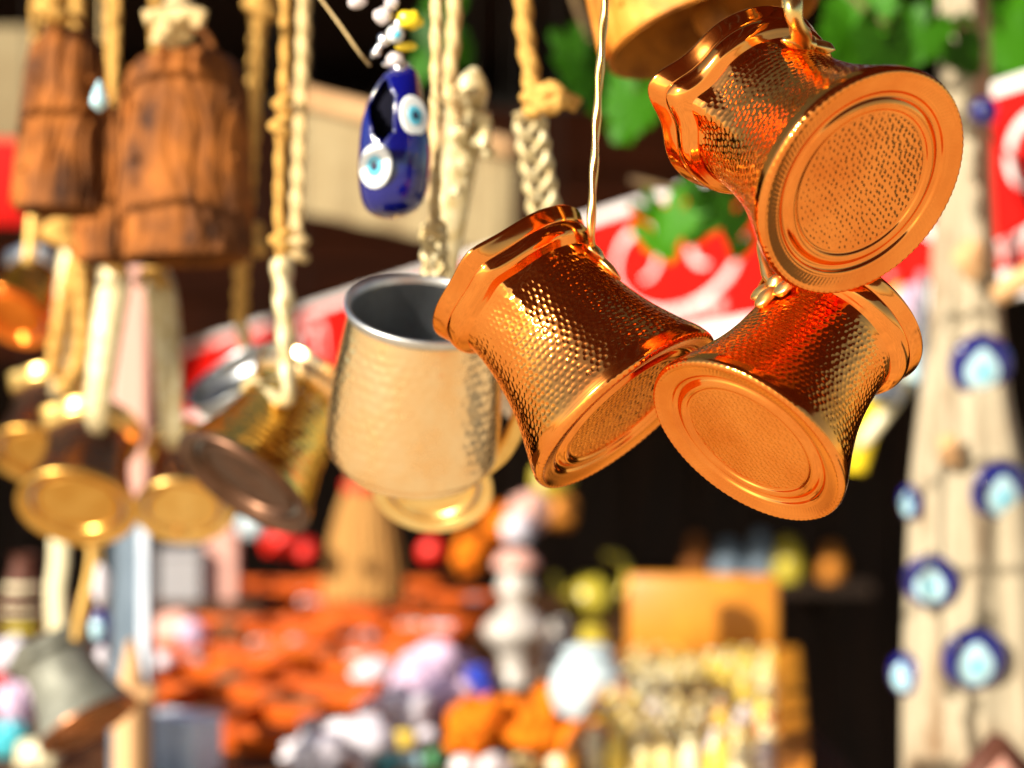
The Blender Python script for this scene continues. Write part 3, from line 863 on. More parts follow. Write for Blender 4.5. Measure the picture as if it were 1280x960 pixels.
# --- glass drop charm between the bells
ch = obj('glass_drop', lathe(crom([(0.0002, 0), (px(10, 1.0), px(8, 1.0)), (px(11, 1.0), px(16, 1.0)), (px(6, 1.0), px(30, 1.0)), (px(1.5, 1.0), px(40, 1.0))], 24), 20), EYEPALE)
ch.location = P(124, 140, 1.0)
tag(ch, 'pale blue glass drop hanging between the rusty cowbells', 'charm')

# --- blue slipper charm
def slipper():
    d = 0.85
    u = px(1, d)
    o = P(493, 180, d)
    t = thing('evil_eye_slipper', 'cobalt blue ceramic slipper charm with two white eyes, hanging toe down', 'charm', o)
    nv, nu = 56, 64
    ks = np.array([(-98, 7, 6, 12), (-92, 16, 14, 11), (-80, 25, 24, 7), (-55, 34, 33, 2), (-25, 41, 38, 0), (5, 45, 41, 1), (35, 45, 42, 0), (60, 42, 40, -1), (78, 35, 33, -3), (88, 24, 22, -5), (93, 8, 7, -6)], float)
    cr = crom(ks, nv)
    V = []
    for (z, rx, ry, cx) in cr:
        for k in range(nu):
            a = 2 * math.pi * k / nu
            ca, sa = math.cos(a), math.sin(a)
            e = 0.86
            V.append(((cx + rx * math.copysign(abs(ca) ** e, ca)) * u, ry * math.copysign(abs(sa) ** e, sa) * u, -z * u))
    V = np.array(V)
    F = [q[::-1] for q in grid_faces(nv, nu).tolist()]
    # the foot opening: an oval cut in the front left of the upper half
    keep = []
    for f in F:
        c = V[f].mean(0) / u
        x, z = c[0] + 15 + (-c[2] + 40) * -0.10, -c[2]
        inside = c[1] < 0 and ((x + 0) / 17.5) ** 2 + ((z + 42) / 42) ** 2 < 1
        if not inside:
            keep.append(f)
    keep += [list(range(nu)), list(range((nv - 1) * nu, nv * nu))[::-1]]
    b = obj('shoe_body', (V, keep), BLUEGLASS, t)
    md = b.modifiers.new('wall', 'SOLIDIFY'); md.thickness = 4.0 * u; md.offset = -1
    ss = b.modifiers.new('round', 'SUBSURF'); ss.levels = 1; ss.render_levels = 1
    obj('shade_filler', blob(24 * u, 12 * u, 46 * u, 3, 0.03, 1, 24, 16, (-6 * u, 18 * u, 36 * u)), DARKHOLE, t)  # dark blob filling the foot opening in place of its shade
    def eye(cx, cy, rx, rz, tilt, out):
        # placed on the surface, facing outward
        n = IV(out[0], out[1], out[2])
        yy = -1
        k = int(np.argmin(np.abs(-cr[:, 0] * u - (-(cy - 180)) * u)))
        z, ax, ay, c0 = cr[k]
        xx = (cx - 493 - c0) / ax
        yy = -ay * max(0.05, 1 - abs(xx) ** (2 / 0.86)) ** 0.43 * 1.01
        M = frame(Vector(((cx - 493) * u, yy * u, -(cy - 180) * u)), n, Vector((1, 0, -tilt)))
        def disc(r1, r2, h, z0):
            return lathe(crom([(1, 0), (0.98, h * .5), (0.9, h), (0.5, h * 1.25), (0.01, h * 1.35)], 14), 40), r1, r2, z0
        par = None
        for nm, r1, r2, h, z0, mm in (('eye', rx, rz, 3.0, -1.2, EYEWHITE), ('iris', rx * .50, rz * .48, 1.0, 2.4, EYECYAN), ('pupil', rx * .24, rz * .22, 0.7, 3.5, EYEDARK)):
            (v, f), q1, q2, q0 = disc(r1, r2, h, z0)
            v = v * np.array([q1 * u, q2 * u, u]) + np.array([0, 0, q0 * u])
            if par is None:
                par = obj(nm, move((v, f), M), mm, t)
            else:
                obj(nm, move((v, f), M), mm, par)
    eye(519, 149, 20, 26, -0.15, (0.55, 0.05, 0.8))
    eye(472, 212, 23, 28, 0.1, (-0.42, -0.05, 0.9))
    return t
slipper()
# strand of beads above it
def bead_strand():
    d = 0.85
    u = px(1, d)
    o = P(494, 80, d)
    t = thing('bead_strand', 'short strand of yellow, silver and eye beads above the blue slipper', 'bead strand', o)
    L = lambda x, y, dd=0: P(x, y, d + dd) - o
    obj('thread', tube(smooth_path([L(494, 86, 0.006), L(492, 60), L(494, 20), L(496, -60), L(497, -120)], 40), 1.6 * u, 8), ROPE_PALE, t)
    obj('bead', blob(11 * u, 11 * u, 11 * u, 1, 0.02, 1, 20, 14, tuple(L(494, 43, -.008))), EYEWHITE, t, label='white eye bead')
    obj('bead', blob(5 * u, 3 * u, 5 * u, 1, 0.02, 1, 14, 10, tuple(L(496, 43, -.0115))), EYECYAN, t, label='turquoise pupil of the eye bead')
    for x, y, rx, rz, m in ((512, 25, 15, 12, YELLOW), (478, 20, 12, 10, PEARL), (508, 58, 14, 6, YELLOW), (494, 74, 11, 9, PEARL), (490, 4, 9, 8, PEARL), (480, 50, 8, 8, SILVER), (500, 30, 7, 7, SILVER), (470, 66, 6, 5, SILVER), (524, 28, 6, 6, YELLOW), (447, 2, 12, 9, PEARL), (500, 86, 7, 7, SILVER)):
        obj('bead', blob(rx * u, rx * .7 * u, rz * u, int(x), 0.10, 2, 16, 10, tuple(L(x, y, -.004))), m, t)
    obj('charm', blob(17 * u, 3 * u, 4 * u, 5, 0.1, 1, 16, 10), SILVER, t)
    c = t.children[-1]
    c.location = L(460, 76, -.004); c.rotation_euler = (0, math.radians(-38), 0)
    c2 = obj('charm', blob(20 * u, 3 * u, 4 * u, 6, 0.1, 1, 16, 10), SILVER, t)
    c2.location = L(474, 58, -.003); c2.rotation_euler = (0, math.radians(-52), 0)
bead_strand()

# --- rails above the frame that everything hangs from
def rail(y0, z_, x0, x1, label, r=0.0022):
    o = obj('hanging_rail', tube([(x, y0, z_) for x in np.linspace(x0, x1, 8)], r, 12), IRON)
    tag(o, label, 'rail')
rail(0.727, P(0, -95, .735).z + 0.002, -0.30, 0.45, 'thin iron rail above the sharp copper pots', 0.0025)
rail(0.97, P(0, -118, .97).z, -0.55, 0.55, 'iron rail above the mug and the openwork handles')
rail(1.06, P(0, -118, 1.06).z, -0.6, 0.2, 'iron rail above the knotted rope pair')
rail(1.39, P(0, -118, 1.39).z, -0.8, 0.4, 'iron rail above the left coffee pots')
rail(1.19, P(0, -118, 1.19).z, -0.7, 0.1, 'iron rail above the rusty cowbells')

# --- grape vine leaves
def leaf_mesh():
    lob = []
    n = 40
    for i in range(n):
        a = -math.pi / 2 + 2 * math.pi * i / n
        r = 0.62 + 0.30 * max(0, math.cos(2.5 * (a - math.pi / 2))) ** 1 * 1.0
        r += 0.07 * math.cos(17 * a)
        if i == 0:
            r = 0.18
        elif i in (1, n - 1):
            r *= 0.75
        lob.append((r * math.cos(a), r * math.sin(a)))
    V = [(0, 0, 0.0)] + [(x, y, 0.10 * math.cos(3 * x) - 0.22 * abs(x) * abs(x) - 0.16 * (y * y) + 0.05 * math.sin(9 * math.atan2(y, x))) for x, y in lob]
    V += [(x, y, z - 0.012) for x, y, z in V]
    m = n + 1
    F = [[0, 1 + i, 1 + (i + 1) % n] for i in range(n)] + [[m, m + 1 + (i + 1) % n, m + 1 + i] for i in range(n)]
    return mesh_from('leaf', np.array(V), F)
LEAF_ME = leaf_mesh(); LEAF_ME.materials.append(LEAF)
def vine(label, stem, leaves, r=0.003):
    o = Vector(stem[0])
    t = thing('grape_vine', label, 'vine', o, 'grape vine sprigs in the stall')
    obj('stem', tube(smooth_path([Vector(p) - o for p in stem], 30), [r, r * .6], 8), STEM, t)
    for (x, y, d, s, rz) in leaves:
        l = obj('leaf', LEAF_ME, None, t)
        l.location = P(x, y, d) - o
        k = px(s, d)
        l.scale = (k, k, k)
        l.rotation_euler = (math.radians(90 + random.uniform(-35, 25)), math.radians(rz), math.radians(random.uniform(-35, 35)))
vine('grape vine sprig with sunlit leaves over the red banner', [P(790, 225, 1.60), P(850, 238, 1.55), P(900, 235, 1.52), P(965, 225, 1.52)],
     [(822, 296, 1.55, 40, 150), (850, 270, 1.52, 44, 205), (885, 250, 1.52, 46, 170), (918, 272, 1.50, 40, 185), (925, 305, 1.55, 28, 200), (812, 262, 1.57, 28, 140), (872, 290, 1.58, 26, 220), (900, 236, 1.55, 34, 120)])
vine('grape vine sprig behind the orange rusty cowbell', [P(700, -60, 1.55), P(730, 30, 1.5), P(760, 80, 1.48), P(810, 120, 1.48)],
     [(735, 95, 1.46, 55, 160), (790, 130, 1.45, 58, 200), (765, 70, 1.5, 50, 120), (820, 105, 1.5, 45, 220), (712, 60, 1.52, 36, 170)])
vine('grape vine sprig spreading at the top right', [P(1010, -80, 1.55), P(1080, 10, 1.5), P(1140, 40, 1.48), P(1230, 30, 1.5)],
     [(1060, 50, 1.44, 62, 190), (1110, 65, 1.42, 60, 160), (1150, 45, 1.46, 52, 210), (1085, 10, 1.5, 60, 180), (1200, 60, 1.50, 48, 150), (1035, 85, 1.5, 40, 200)])
vine('shaded grape vine sprig in the top right corner', [P(1180, -80, 1.75), P(1220, 10, 1.72), P(1300, 50, 1.7)],
     [(1215, 30, 1.7, 52, 180), (1260, 55, 1.7, 56, 150), (1240, 90, 1.72, 40, 200), (1285, 20, 1.7, 50, 210), (1190, -10, 1.72, 50, 160)])
vine('small grape vine sprig behind the two pale ropes', [P(530, -80, 1.7), P(540, 10, 1.65), P(548, 70, 1.62)],
     [(545, 40, 1.62, 46, 170), (530, 80, 1.62, 34, 200), (575, 60, 1.64, 30, 150), (555, 0, 1.64, 44, 190)])

# ------------------------------------------------------------------ right-hand pole and its beads
PD = 1.55
def pole():
    c_top, c_bot = P(1222, 100, PD), P(1222, 980, PD)
    o = Vector((c_bot.x, c_bot.y, 0))
    t = thing('wooden_pole', 'pale weathered tree trunk pole at right with nailed eye beads', 'pole', o)
    H = 2.02
    ys = np.array([1010, 900, 700, 600, 500, 400, 225, 150, -200])
    zs = np.array([P(0, y, PD).z for y in ys])
    hw = np.array([93, 89, 77, 69, 55, 43, 33, 31, 28])
    cx = np.array([1226, 1225, 1219, 1214, 1207, 1208, 1206, 1205, 1200]) - 1222
    prof = [(px(np.interp(z, zs, hw), PD) + 0.03 * max(0, 0.6 - z) ** 2, z) for z in np.linspace(0, H, 140)]
    def wob(T, s, R, Z):
        d = 0.0035 * np.sin(2 * T + 3 * Z) + 0.0025 * np.sin(5 * T + 9 * Z + 1) + 0.0018 * np.sin(11 * T - 4 * Z) + 0.0012 * np.sin(23 * T + 14 * Z)
        for (t0, z0, a) in ((4.3, 1.30, .007), (5.0, 1.12, .006), (4.9, 1.52, .008), (4.0, 1.45, .006)):
            d += a * np.exp(-((T - t0) / 0.25) ** 2 - ((Z - z0) / 0.03) ** 2)
        return d
    def lean(V):
        V = V.copy()
        V[:, 0] += px(np.interp(V[:, 2], zs, cx), PD)
        k = np.clip((V[:, 2] - H + .002) / .002, 0, 1)
        return V
    obj('trunk', lathe(np.array(prof), 80, disp=wob, deform=lean), PALEWOOD, t)
    for (x, y, r) in ((1195, 330, 18), (1170, 560, 15)):
        p = P(x, y, PD) - o
        p.y = -px(78, PD)
        obj('knot', blob(px(r, PD), 0.006, px(r * 1.3, PD), x, .15, 2, 20, 12, tuple(p)), TANWOOD, t)
pole()
def eye_bead(x, y, r, label, face, depth=None, big=True):
    if depth is None:
        h_ = np.interp(y, [150, 225, 400, 500, 600, 700, 900], [31, 33, 43, 55, 69, 77, 89])
        c_ = np.interp(y, [150, 225, 400, 500, 600, 700, 900], [1205, 1206, 1208, 1207, 1214, 1219, 1225])
        d = PD - px(h_, PD) * math.sqrt(max(0.02, 1 - ((x - c_) / h_) ** 2)) - 0.005
    else:
        d = depth
    M = frame(P(x, y, d), IV(*face), (1, 0, 0))
    t = thing('eye_bead', label, 'eye bead', M=M, group='blue eye beads on the pole')
    u = px(r, d)
    obj('disc', lathe(crom([(0.02, -.22), (.7, -.22), (.95, -.12), (1, 0), (.93, .14), (.70, .23), (.35, .26), (.01, .27)], 30) * u, 48), BLUEGLASS, t)
    # drop-shaped white, pale and turquoise centre
    th = np.linspace(0, 2 * math.pi, 40, endpoint=False)
    def drop(rad, z0, dz, cy, peak):
        rim = [(rad * math.cos(a), cy + rad * math.sin(a) + (peak * rad * max(0, math.sin(a)) ** 6)) for a in th]
        V = [(0, cy, z0 + dz)] + [(px_, py_, z0) for px_, py_ in rim] + [(px_ * .6, cy + (py_ - cy) * .6, z0 + dz * .8) for px_, py_ in rim]
        n = len(rim)
        F = [[1 + i, 1 + (i + 1) % n, 1 + n + (i + 1) % n, 1 + n + i] for i in range(n)] + [[0, 1 + n + i, 1 + n + (i + 1) % n] for i in range(n)]
        return np.array(V) * u, F
    w = obj('white', drop(.70, .19, .13, -.12, .32), EYEPALE, t)
    obj('pupil', drop(.20, .315, .05, -.12, 0), EYECYAN, w)
    obj('nail_loop', shift(tube([(0.10 * u * math.cos(a), 0.10 * u * math.sin(a), 0) for a in np.linspace(0, 6.28, 14)], 0.03 * u, 6, cap=False), (0, 1.02 * u, 0)), IRON, t)
eye_bead(1226, 457, 40, 'topmost large blue eye bead on the pale pole', (0.02, -0.25, 1))
eye_bead(1249, 615, 39, 'blue eye bead on the pole, second large one from the top', (0.25, -0.2, 1))
eye_bead(1164, 727, 35, 'blue eye bead near the left edge of the pole above the lowest one', (-0.4, -0.2, 1))
eye_bead(1218, 824, 41, 'lowest large blue eye bead facing forward on the pole', (0.0, -0.2, 1))
eye_bead(1131, 843, 27, 'small dark eye bead seen side on at the left edge of the pole, lower', (-1.2, -0.1, 0.75), depth=PD + 0.004)
eye_bead(1138, 628, 22, 'small dark eye bead seen side on at the left edge of the pole, upper', (-1.4, -0.1, 0.6), depth=PD + 0.004)
eye_bead(1291, 770, 30, 'eye bead cut off by the right edge of the picture', (0.6, -0.1, 0.9))
bb = obj('blue_ball', blob(px(18, 1.46), px(18, 1.46), px(18, 1.46), 2, 0.02, 1, 24, 16), BLUEGLASS); bb.location = P(1230, 140, 1.46)
tag(bb, 'small round cobalt ball near the top of the pole', 'ball')
st = obj('grey_strap', tube(smooth_path([P(1154, 340, 1.62), P(1152, 430, 1.60), P(1158, 520, 1.60), P(1166, 625, 1.60)], 40), px(7, 1.6), 10, flat=.4), GREYSTRAP)
tag(st, 'dark grey strap hanging beside the left edge of the pole', 'strap')
tg = obj('wooden_peg', tube(smooth_path([P(1250, 368, 1.42), P(1275, 350, 1.40), P(1320, 322, 1.38)], 20), px(14, 1.4), 14), TANWOOD)
tag(tg, 'tan wooden peg sticking out of the pole at the right edge', 'peg')

# brown leather pouch in the lower right corner
def pouch():
    d = 1.40
    o = P(1248, 968, d)
    t = thing('leather_pouch', 'dark brown leather pouch peeping into the lower right corner', 'pouch', o)
    u = px(1, d)
    obj('flap', extrude_poly([(-62 * u, -40 * u), (-44 * u, 6 * u), (-6 * u, 50 * u), (8 * u, 48 * u), (48 * u, 4 * u), (64 * u, -40 * u)], 26 * u), LEATHER, t)
    obj('lining', extrude_poly([(-30 * u, -40 * u), (-20 * u, 0), (2 * u, 26 * u), (24 * u, 0), (34 * u, -40 * u)], 28 * u), PINKL, t)
pouch()

# yellow hanging toy between pole and copper pots
def toy():
    d = 1.85
    o = P(1095, 480, d)
    t = thing('plastic_bag', 'yellow plastic bag with grey strap and red top, hanging behind the right copper pot', 'bag', o)
    L = lambda x, y, k=0: P(x, y, d + k) - o
    obj('bag_body', tube(smooth_path([L(1135, 360), L(1110, 430), L(1085, 500), L(1070, 590)], 40), [px(v, d) for v in (16, 26, 28, 22, 12)], 20, flat=.6), YPLASTIC, t)
    obj('strap', tube(smooth_path([L(1150, 440, -.03), L(1125, 490, -.05), L(1085, 545, -.05), L(1062, 560, -.04)], 30), px(8, d), 10, flat=.5), CREAM3, t)
    obj('buckle', (*box(px(40, d), 0.012, px(38, d), .003, tuple(L(1105, 485, -.055))), False), GREYSTRAP, t)
    obj('cap', blob(px(27, d), px(22, d), px(30, d), 4, .08, 1.5, 20, 14, tuple(L(1142, 382, -.02))), LILAC, t)
    obj('cap', blob(px(24, d), px(20, d), px(24, d), 5, .08, 1.5, 20, 14, tuple(L(1120, 348, .01))), SCARLET, t)
    obj('cord', tube(smooth_path([L(1122, 330), L(1115, 150), L(1110, -60)], 20), px(1.2, d), 8), STRING, t)
    obj('tag', (*box(px(22, d), 0.004, px(52, d), .002, tuple(L(1146, 450, -.05))), False), EYEPALE, t)
toy()

# ------------------------------------------------------------------ table and goods
ZT = 1.05
def T(x, y, up=0.0):
    d = (CAM_Z - ZT - up) * FPX / (y - 480)
    p = P(x, y, d)
    return p, d
def table():
    t = thing('display_table', 'brown wooden table covered with market goods', 'table', (-0.437, 2.55, 0))
    for i in range(8):
        obj('board', (*box(1.50, 0.20, 0.03, 0.003, (0, -0.77 + i * 0.2035, ZT - 0.018)), False), TABLEWOOD, t)
    for sx in (-1, 1):
        for sy in (-1, 1):
            obj('leg', (*box(0.06, 0.06, ZT - 0.036, 0.003, (sx * 0.70, sy * 0.78, (ZT - 0.036) / 2 + 0.001)), False), TABLEWOOD, t)
table()

# orange-red trays
def make_tray():
    t = thing('tray', '', 'tray', (0, 0, 0), 'orange red wooden trays')
    w, l, h = 0.23, 0.15, 0.024
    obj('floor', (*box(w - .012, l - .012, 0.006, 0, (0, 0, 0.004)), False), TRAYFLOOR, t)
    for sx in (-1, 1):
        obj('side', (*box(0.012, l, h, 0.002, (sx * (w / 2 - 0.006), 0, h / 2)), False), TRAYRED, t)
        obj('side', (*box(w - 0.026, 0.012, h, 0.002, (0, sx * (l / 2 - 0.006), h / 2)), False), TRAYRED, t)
    obj('divider', (*box(0.008, l - 0.026, h * 0.8, 0.001, (0, 0, h * .4 + .008)), False), TRAYRED, t)
    obj('divider', (*box(w / 2 - .02, 0.008, h * 0.8, 0.001, (w / 4 - .001, 0, h * .4 + .008)), False), TRAYRED, t)
    return t
tray0 = make_tray()
spots = [(325, 925, -24, 'nearest orange red tray, just behind the white cloth bundle'), (225, 868, -20, 'orange red tray right of the tan picket'),
         (395, 862, -22, 'orange red tray behind the nearest one'), (310, 822, -18, 'orange red tray in the middle of the table'),
         (470, 818, -16, 'orange red tray beside the lilac sachets'), (380, 786, -14, 'orange red tray in the second row from the back'),
         (520, 782, -12, 'orange red tray behind the pale ceramic bottle'), (320, 764, -10, 'back row orange red tray on the left'), (455, 762, -10, 'back row orange red tray under the straw broom')]
trays = []
for i, (x, y, rz, lb) in enumerate(spots):
    o = tray0 if i == 0 else copy_tree(tray0)
    p, d = T(x, y)
    o.location = (p.x, p.y, ZT + 0.0105)
    o.rotation_euler = (math.radians(7), 0, math.radians(rz))
    o['label'] = lb
    trays.append(o)
    # tray lining of orange paper on the half that shows
TR_M = [WHITECLOTH, GREYBOX, CERAMIC, LILAC, TRAYRED, ORANGE, PEARL, BROWNLINE]
tr_me = []
for k, m in enumerate(TR_M):
    vf = box(0.034, 0.024, 0.016, 0.004) if k % 3 == 0 else (blob(0.018, 0.015, 0.010, k, .12, 2, 18, 12) if k % 3 == 1 else lathe(crom([(.010, -.006), (.016, -.006), (.018, 0), (.016, .006), (.010, .006), (.009, 0)], 20), 24))
    me = mesh_from('trinket', *vf); me.materials.append(m); tr_me.append(me)
ORD2 = 'first second third fourth fifth'.split()
SHORT = ['nearest orange red tray', 'tray right of the tan picket', 'tray behind the nearest one', 'middle orange red tray', 'tray beside the lilac sachets', 'tray of the second row', 'tray behind the ceramic bottle', 'back row tray on the left', 'tray under the broom']
names = ['white folded pouch', 'grey pebble charm', 'pale ring', 'lilac cloth pouch', 'orange red puff', 'orange ring', 'pearl white pouch', 'brown pebble charm']
rr = random.Random(3)
for i, tr in enumerate(trays):
    for j in range(5):
        k = rr.choice([0, 1, 2, 2, 1, 7, 5, 7, 6, 7])
        lx, ly = (-0.082 + 0.041 * j), rr.choice((-0.035, 0.032)) + rr.uniform(-.008, .008)
        o = obj('trinket', tr_me[k], None)
        o.location = Vector(tr.location) + tr.rotation_euler.to_matrix() @ Vector((lx, ly, 0.018))
        o.rotation_euler = (math.radians(7), 0, rr.uniform(0, 3))
        tag(o, '%s, %s from the left in the %s' % (names[k], ORD2[j], SHORT[i]), 'trinket', 'trinkets in the trays')

# orange wooden case with rows of small glass beads
def case():
    d0 = 2.02
    o = Vector((0.186, 2.005, ZT))
    t = thing('display_case', 'orange varnished wooden case with raised back board, filled with pale bottles', 'case', o)
    t.rotation_euler = (0, 0, math.radians(-7.5))
    w, l = 0.196, 0.70
    obj('floor', (*box(w - .024, l - .024, 0.008, 0, (0, 0, 0.012)), False), CREAM3, t)
    obj('back_board', box(w * 0.91, 0.018, 0.120, 0.008, (-0.006, l / 2 - .009, 0.066)), ORANGEWOOD, t)
    for sx in (-1, 1):
        obj('side_rail', (*box(0.026 if sx > 0 else .012, l - .02, 0.045, 0.004, (sx * (w / 2 - 0.004), -0.01, 0.0225)), False), ORANGEWOOD, t)
    obj('front_rail', (*box(w, 0.014, 0.022, 0.003, (0, -l / 2 - .008, 0.011)), False), ORANGEWOOD, t)
    return o, w, l
co, cw, cl = case()
bm_ = []
bprof = crom([(0.001, 0), (.0085, .0005), (.0095, .004), (.0095, .018), (.007, .023), (.0045, .026), (.0055, .029), (.0055, .032), (.001, .0325)], 24)
for k, m in enumerate((CREAM, CREAM2, CREAM3, CREAM4, PEARL, BROWNLINE, SCARLET)):
    me = mesh_from('glass_bottle', *lathe(bprof, 16)); me.materials.append(m); bm_.append(me)
ORD = 'first second third fourth fifth sixth seventh eighth ninth tenth eleventh twelfth thirteenth fourteenth'.split()
bn = ['cream', 'straw yellow', 'ivory', 'peach', 'pearl white', 'dark brown', 'red']
for i in range(14):
    for j in range(8):
        k = rr.choice([0, 0, 1, 2, 2, 0, 1]) if i > 7 else rr.choice([0, 2, 3, 4, 1, 1, 0, 2])
        if i in (6, 7) and 2 <= j <= 5: k = 5
        if i == 3 and j == 7: k = 6
        o = obj('glass_bottle', bm_[k], None)
        q = Matrix.Rotation(math.radians(-7.5), 3, 'Z') @ Vector((-cw / 2 + 0.020 + j * 0.0212 + rr.uniform(-.0008, .0008), -cl / 2 + 0.04 + i * 0.046 + rr.uniform(-.004, .004), 0.0165))
        o.location = co + q
        o.rotation_euler = (rr.uniform(-.1, .1), rr.uniform(-.1, .1), 0)
        tag(o, '%s bottle in the orange case, %s row from back, %s from left' % (bn[k], ORD[13 - i], ORD[j]), 'bottle', 'little bottles in the case')

def lump(name, label, cat, x, y, rx, rz, m, d=None, seed=0, amp=0.12, freq=2.0, group=None, ry=None):
    if d is None:
        p, d = T(x, y + rz)
        p = P(x, y, d)
        p.z = ZT + px(rz, d)
    else:
        p = P(x, y, d)
    o = obj(name, blob(px(rx, d), px(ry or rx, d) * .8, px(rz, d), seed, amp, freq, 36, 20), m)
    o.location = p
    return tag(o, label, cat, group)

# orange wool pompoms
GP = 'orange wool pompoms on the table'
for i, (x, y, r, lb) in enumerate(((600, 905, 36, 'orange wool pompom at the left end of the row'), (640, 900, 34, 'orange wool pompom in the middle of the row'), (678, 915, 34, 'orange wool pompom at the right end of the row'),
                                   (690, 880, 26, 'small orange wool pompom behind the row'), (735, 935, 38, 'large orange wool pompom beside the bottle case'), (765, 912, 28, 'orange wool pompom touching the bottle case'), (585, 935, 26, 'small orange wool pompom in front of the row'))):
    lump('pompom', lb, 'pompom', x, y, r, r * .85, ORANGE, seed=70 + i, amp=.22, freq=4.0, group=GP)
# lilac sachets
GS = 'lilac and white cloth sachets'
for i, (x, y, rx, rz, m, lb) in enumerate(((500, 890, 42, 34, WHITECLOTH, 'white cloth sachet in front of the lilac ones'), (545, 835, 38, 32, LILAC, 'lilac cloth sachet at the back of the heap'), (560, 880, 40, 34, LILAC, 'lilac cloth sachet next to the cobalt jar'),
                                           (470, 850, 30, 24, WHITECLOTH, 'small white sachet at the left of the heap'), (450, 930, 44, 36, WHITECLOTH, 'white cloth bundle at the front of the table'), (395, 945, 38, 30, WHITECLOTH, 'white cloth bundle at the front left of the heap'),
                                           (520, 855, 30, 30, LILAC, 'round lilac sachet in the middle of the heap'))):
    lump('sachet', lb, 'sachet', x, y, rx, rz, m, seed=90 + i, amp=.16, freq=2.2, group=GS)
lump('sachet', 'peach cloth sachet between the grey box and the trays', 'sachet', 222, 795, 34, 28, PINKBOX, seed=101)
lump('sachet', 'small lilac sachet beside the peach one', 'sachet', 240, 792, 18, 17, LILAC, d=2.35, seed=102)
lump('sachet', 'white sachet at the back edge of the table under the straw broom', 'sachet', 415, 757, 24, 17, WHITECLOTH, seed=103)
# jar
def jar(x, y, w, h, m, label, cat='jar', name='jar', lidm=None, prof=None):
    p, d = T(x, y)
    t = thing(name, label, cat, (p.x, p.y, ZT + .0005))
    u = px(1, d)
    pr = prof or [(0.05, 0), (.85, 0), (1, .12), (1, .6), (.8, .82), (.62, .88), (.62, 1)]
    obj('body', lathe(crom([(a * w / 2 * u, b * h * u) for a, b in pr], 40), 32), m, t)
    obj('lid', lathe(crom([(.66 * w / 2 * u, h * .985 * u), (.70 * w / 2 * u, h * 1.02 * u), (.5 * w / 2 * u, h * 1.10 * u), (.01, h * 1.14 * u)], 20), 28), lidm or m, t)
    return t
jar(596, 893, 46, 52, COBALT, 'cobalt blue lidded jar behind the orange pompoms')
jar(735, 905, 94, 88, PALEBLUE, 'pale blue cone shaped cloth cap beside the bottle case', 'cap', 'cloth_cap', prof=[(.5, 0), (.75, .1), (.95, .35), (1.0, .55), (.85, .8), (.6, .95), (.35, 1)])
BT = [(0.05, 0), (.55, 0), (.62, .06), (.46, .16), (.6, .3), (.98, .42), (1.0, .5), (.66, .60), (.40, .66), (.46, .74), (.62, .8), (.50, .9), (.34, 1)]
jar(645, 858, 82, 150, CERAMIC, 'pale ceramic bottle with swelling belly standing behind the sachets', 'bottle', 'ceramic_bottle', lidm=PINKBOX, prof=BT)
jar(700, 845, 42, 62, CERAMIC, 'small pale ceramic jar to the right of the ceramic bottle')
jar(741, 850, 50, 60, OLIVE, 'amber yellow jar beside the pale blue cap')
def teapot():
    p = P(738, 762, 3.0)
    t = thing('teapot', 'olive yellow teapot with ring handle standing at the back of the table', 'teapot', (p.x, p.y, ZT + .002))
    u = px(1, 3.0)
    obj('body', lathe(crom([(.01, 0), (20 * u, 0), (30 * u, 14 * u), (27 * u, 34 * u), (14 * u, 46 * u), (.01, 50 * u)], 30), 28), OLIVE, t)
    obj('handle', tube([(26 * u + 20 * u * math.sin(a), 0, 42 * u + 26 * u * math.cos(a) + 6 * u) for a in np.linspace(-0.4, 3.0, 22)], 4.5 * u, 8), OLIVE, t)
    obj('spout', tube(smooth_path([(-24 * u, 0, 18 * u), (-40 * u, 0, 30 * u), (-46 * u, 0, 50 * u)], 16), [7 * u, 4 * u], 8), OLIVE, t)
teapot()
# hanging ornaments in the dark
def hang_ball(x, y, r, m, label, d=2.9, cat='ornament', name='hanging_ball', seed=1, amp=.1):
    o = P(x, y, d)
    t = thing(name, label, cat, o, 'coloured ornaments hanging in the dark')
    obj('ball', blob(px(r, d), px(r, d), px(r * .95, d), seed, amp, 2.5, 24, 16), m, t)
    obj('string', tube([(0, 0, px(r, d) * .9), (0, 0, 0.5), (0.002, 0, 2.6 - o.z)], 0.0007, 6), STRING, t)
hang_ball(540, 688, 17, SCARLET, 'small scarlet ball hanging under the gold pot base')
hang_ball(592, 694, 25, ORANGE, 'orange ball hanging left of the pale bottle', seed=4, amp=.2)
hang_ball(632, 655, 22, ORANGE, 'orange ball hanging above the pale bottle', seed=5, amp=.2)
hang_ball(352, 672, 24, SCARLET, 'scarlet ball left of the straw broom', seed=6, amp=.2)
hang_ball(382, 688, 14, SCARLET, 'smaller scarlet ball touching the straw broom', seed=7)
hang_ball(662, 640, 26, PINKBOX, 'pink and white puff hanging over the pale bottle', seed=8, d=2.7)
hang_ball(648, 662, 20, WHITECLOTH, 'white puff hanging over the pale bottle', seed=9, d=2.65)
hang_ball(700, 640, 22, RUST2, 'brown orange ball hanging right of the white puff', seed=10)
hang_ball(690, 600, 24, OLIVE, 'olive ball hanging behind the middle copper pot', seed=12, d=3.1)
hang_ball(318, 655, 20, PALEBLUE, 'pale blue puff under the leaning brass pot', seed=13, d=2.6)
hang_ball(333, 640, 9, TURQ, 'small turquoise bead under the leaning brass pot', seed=14, d=2.55)

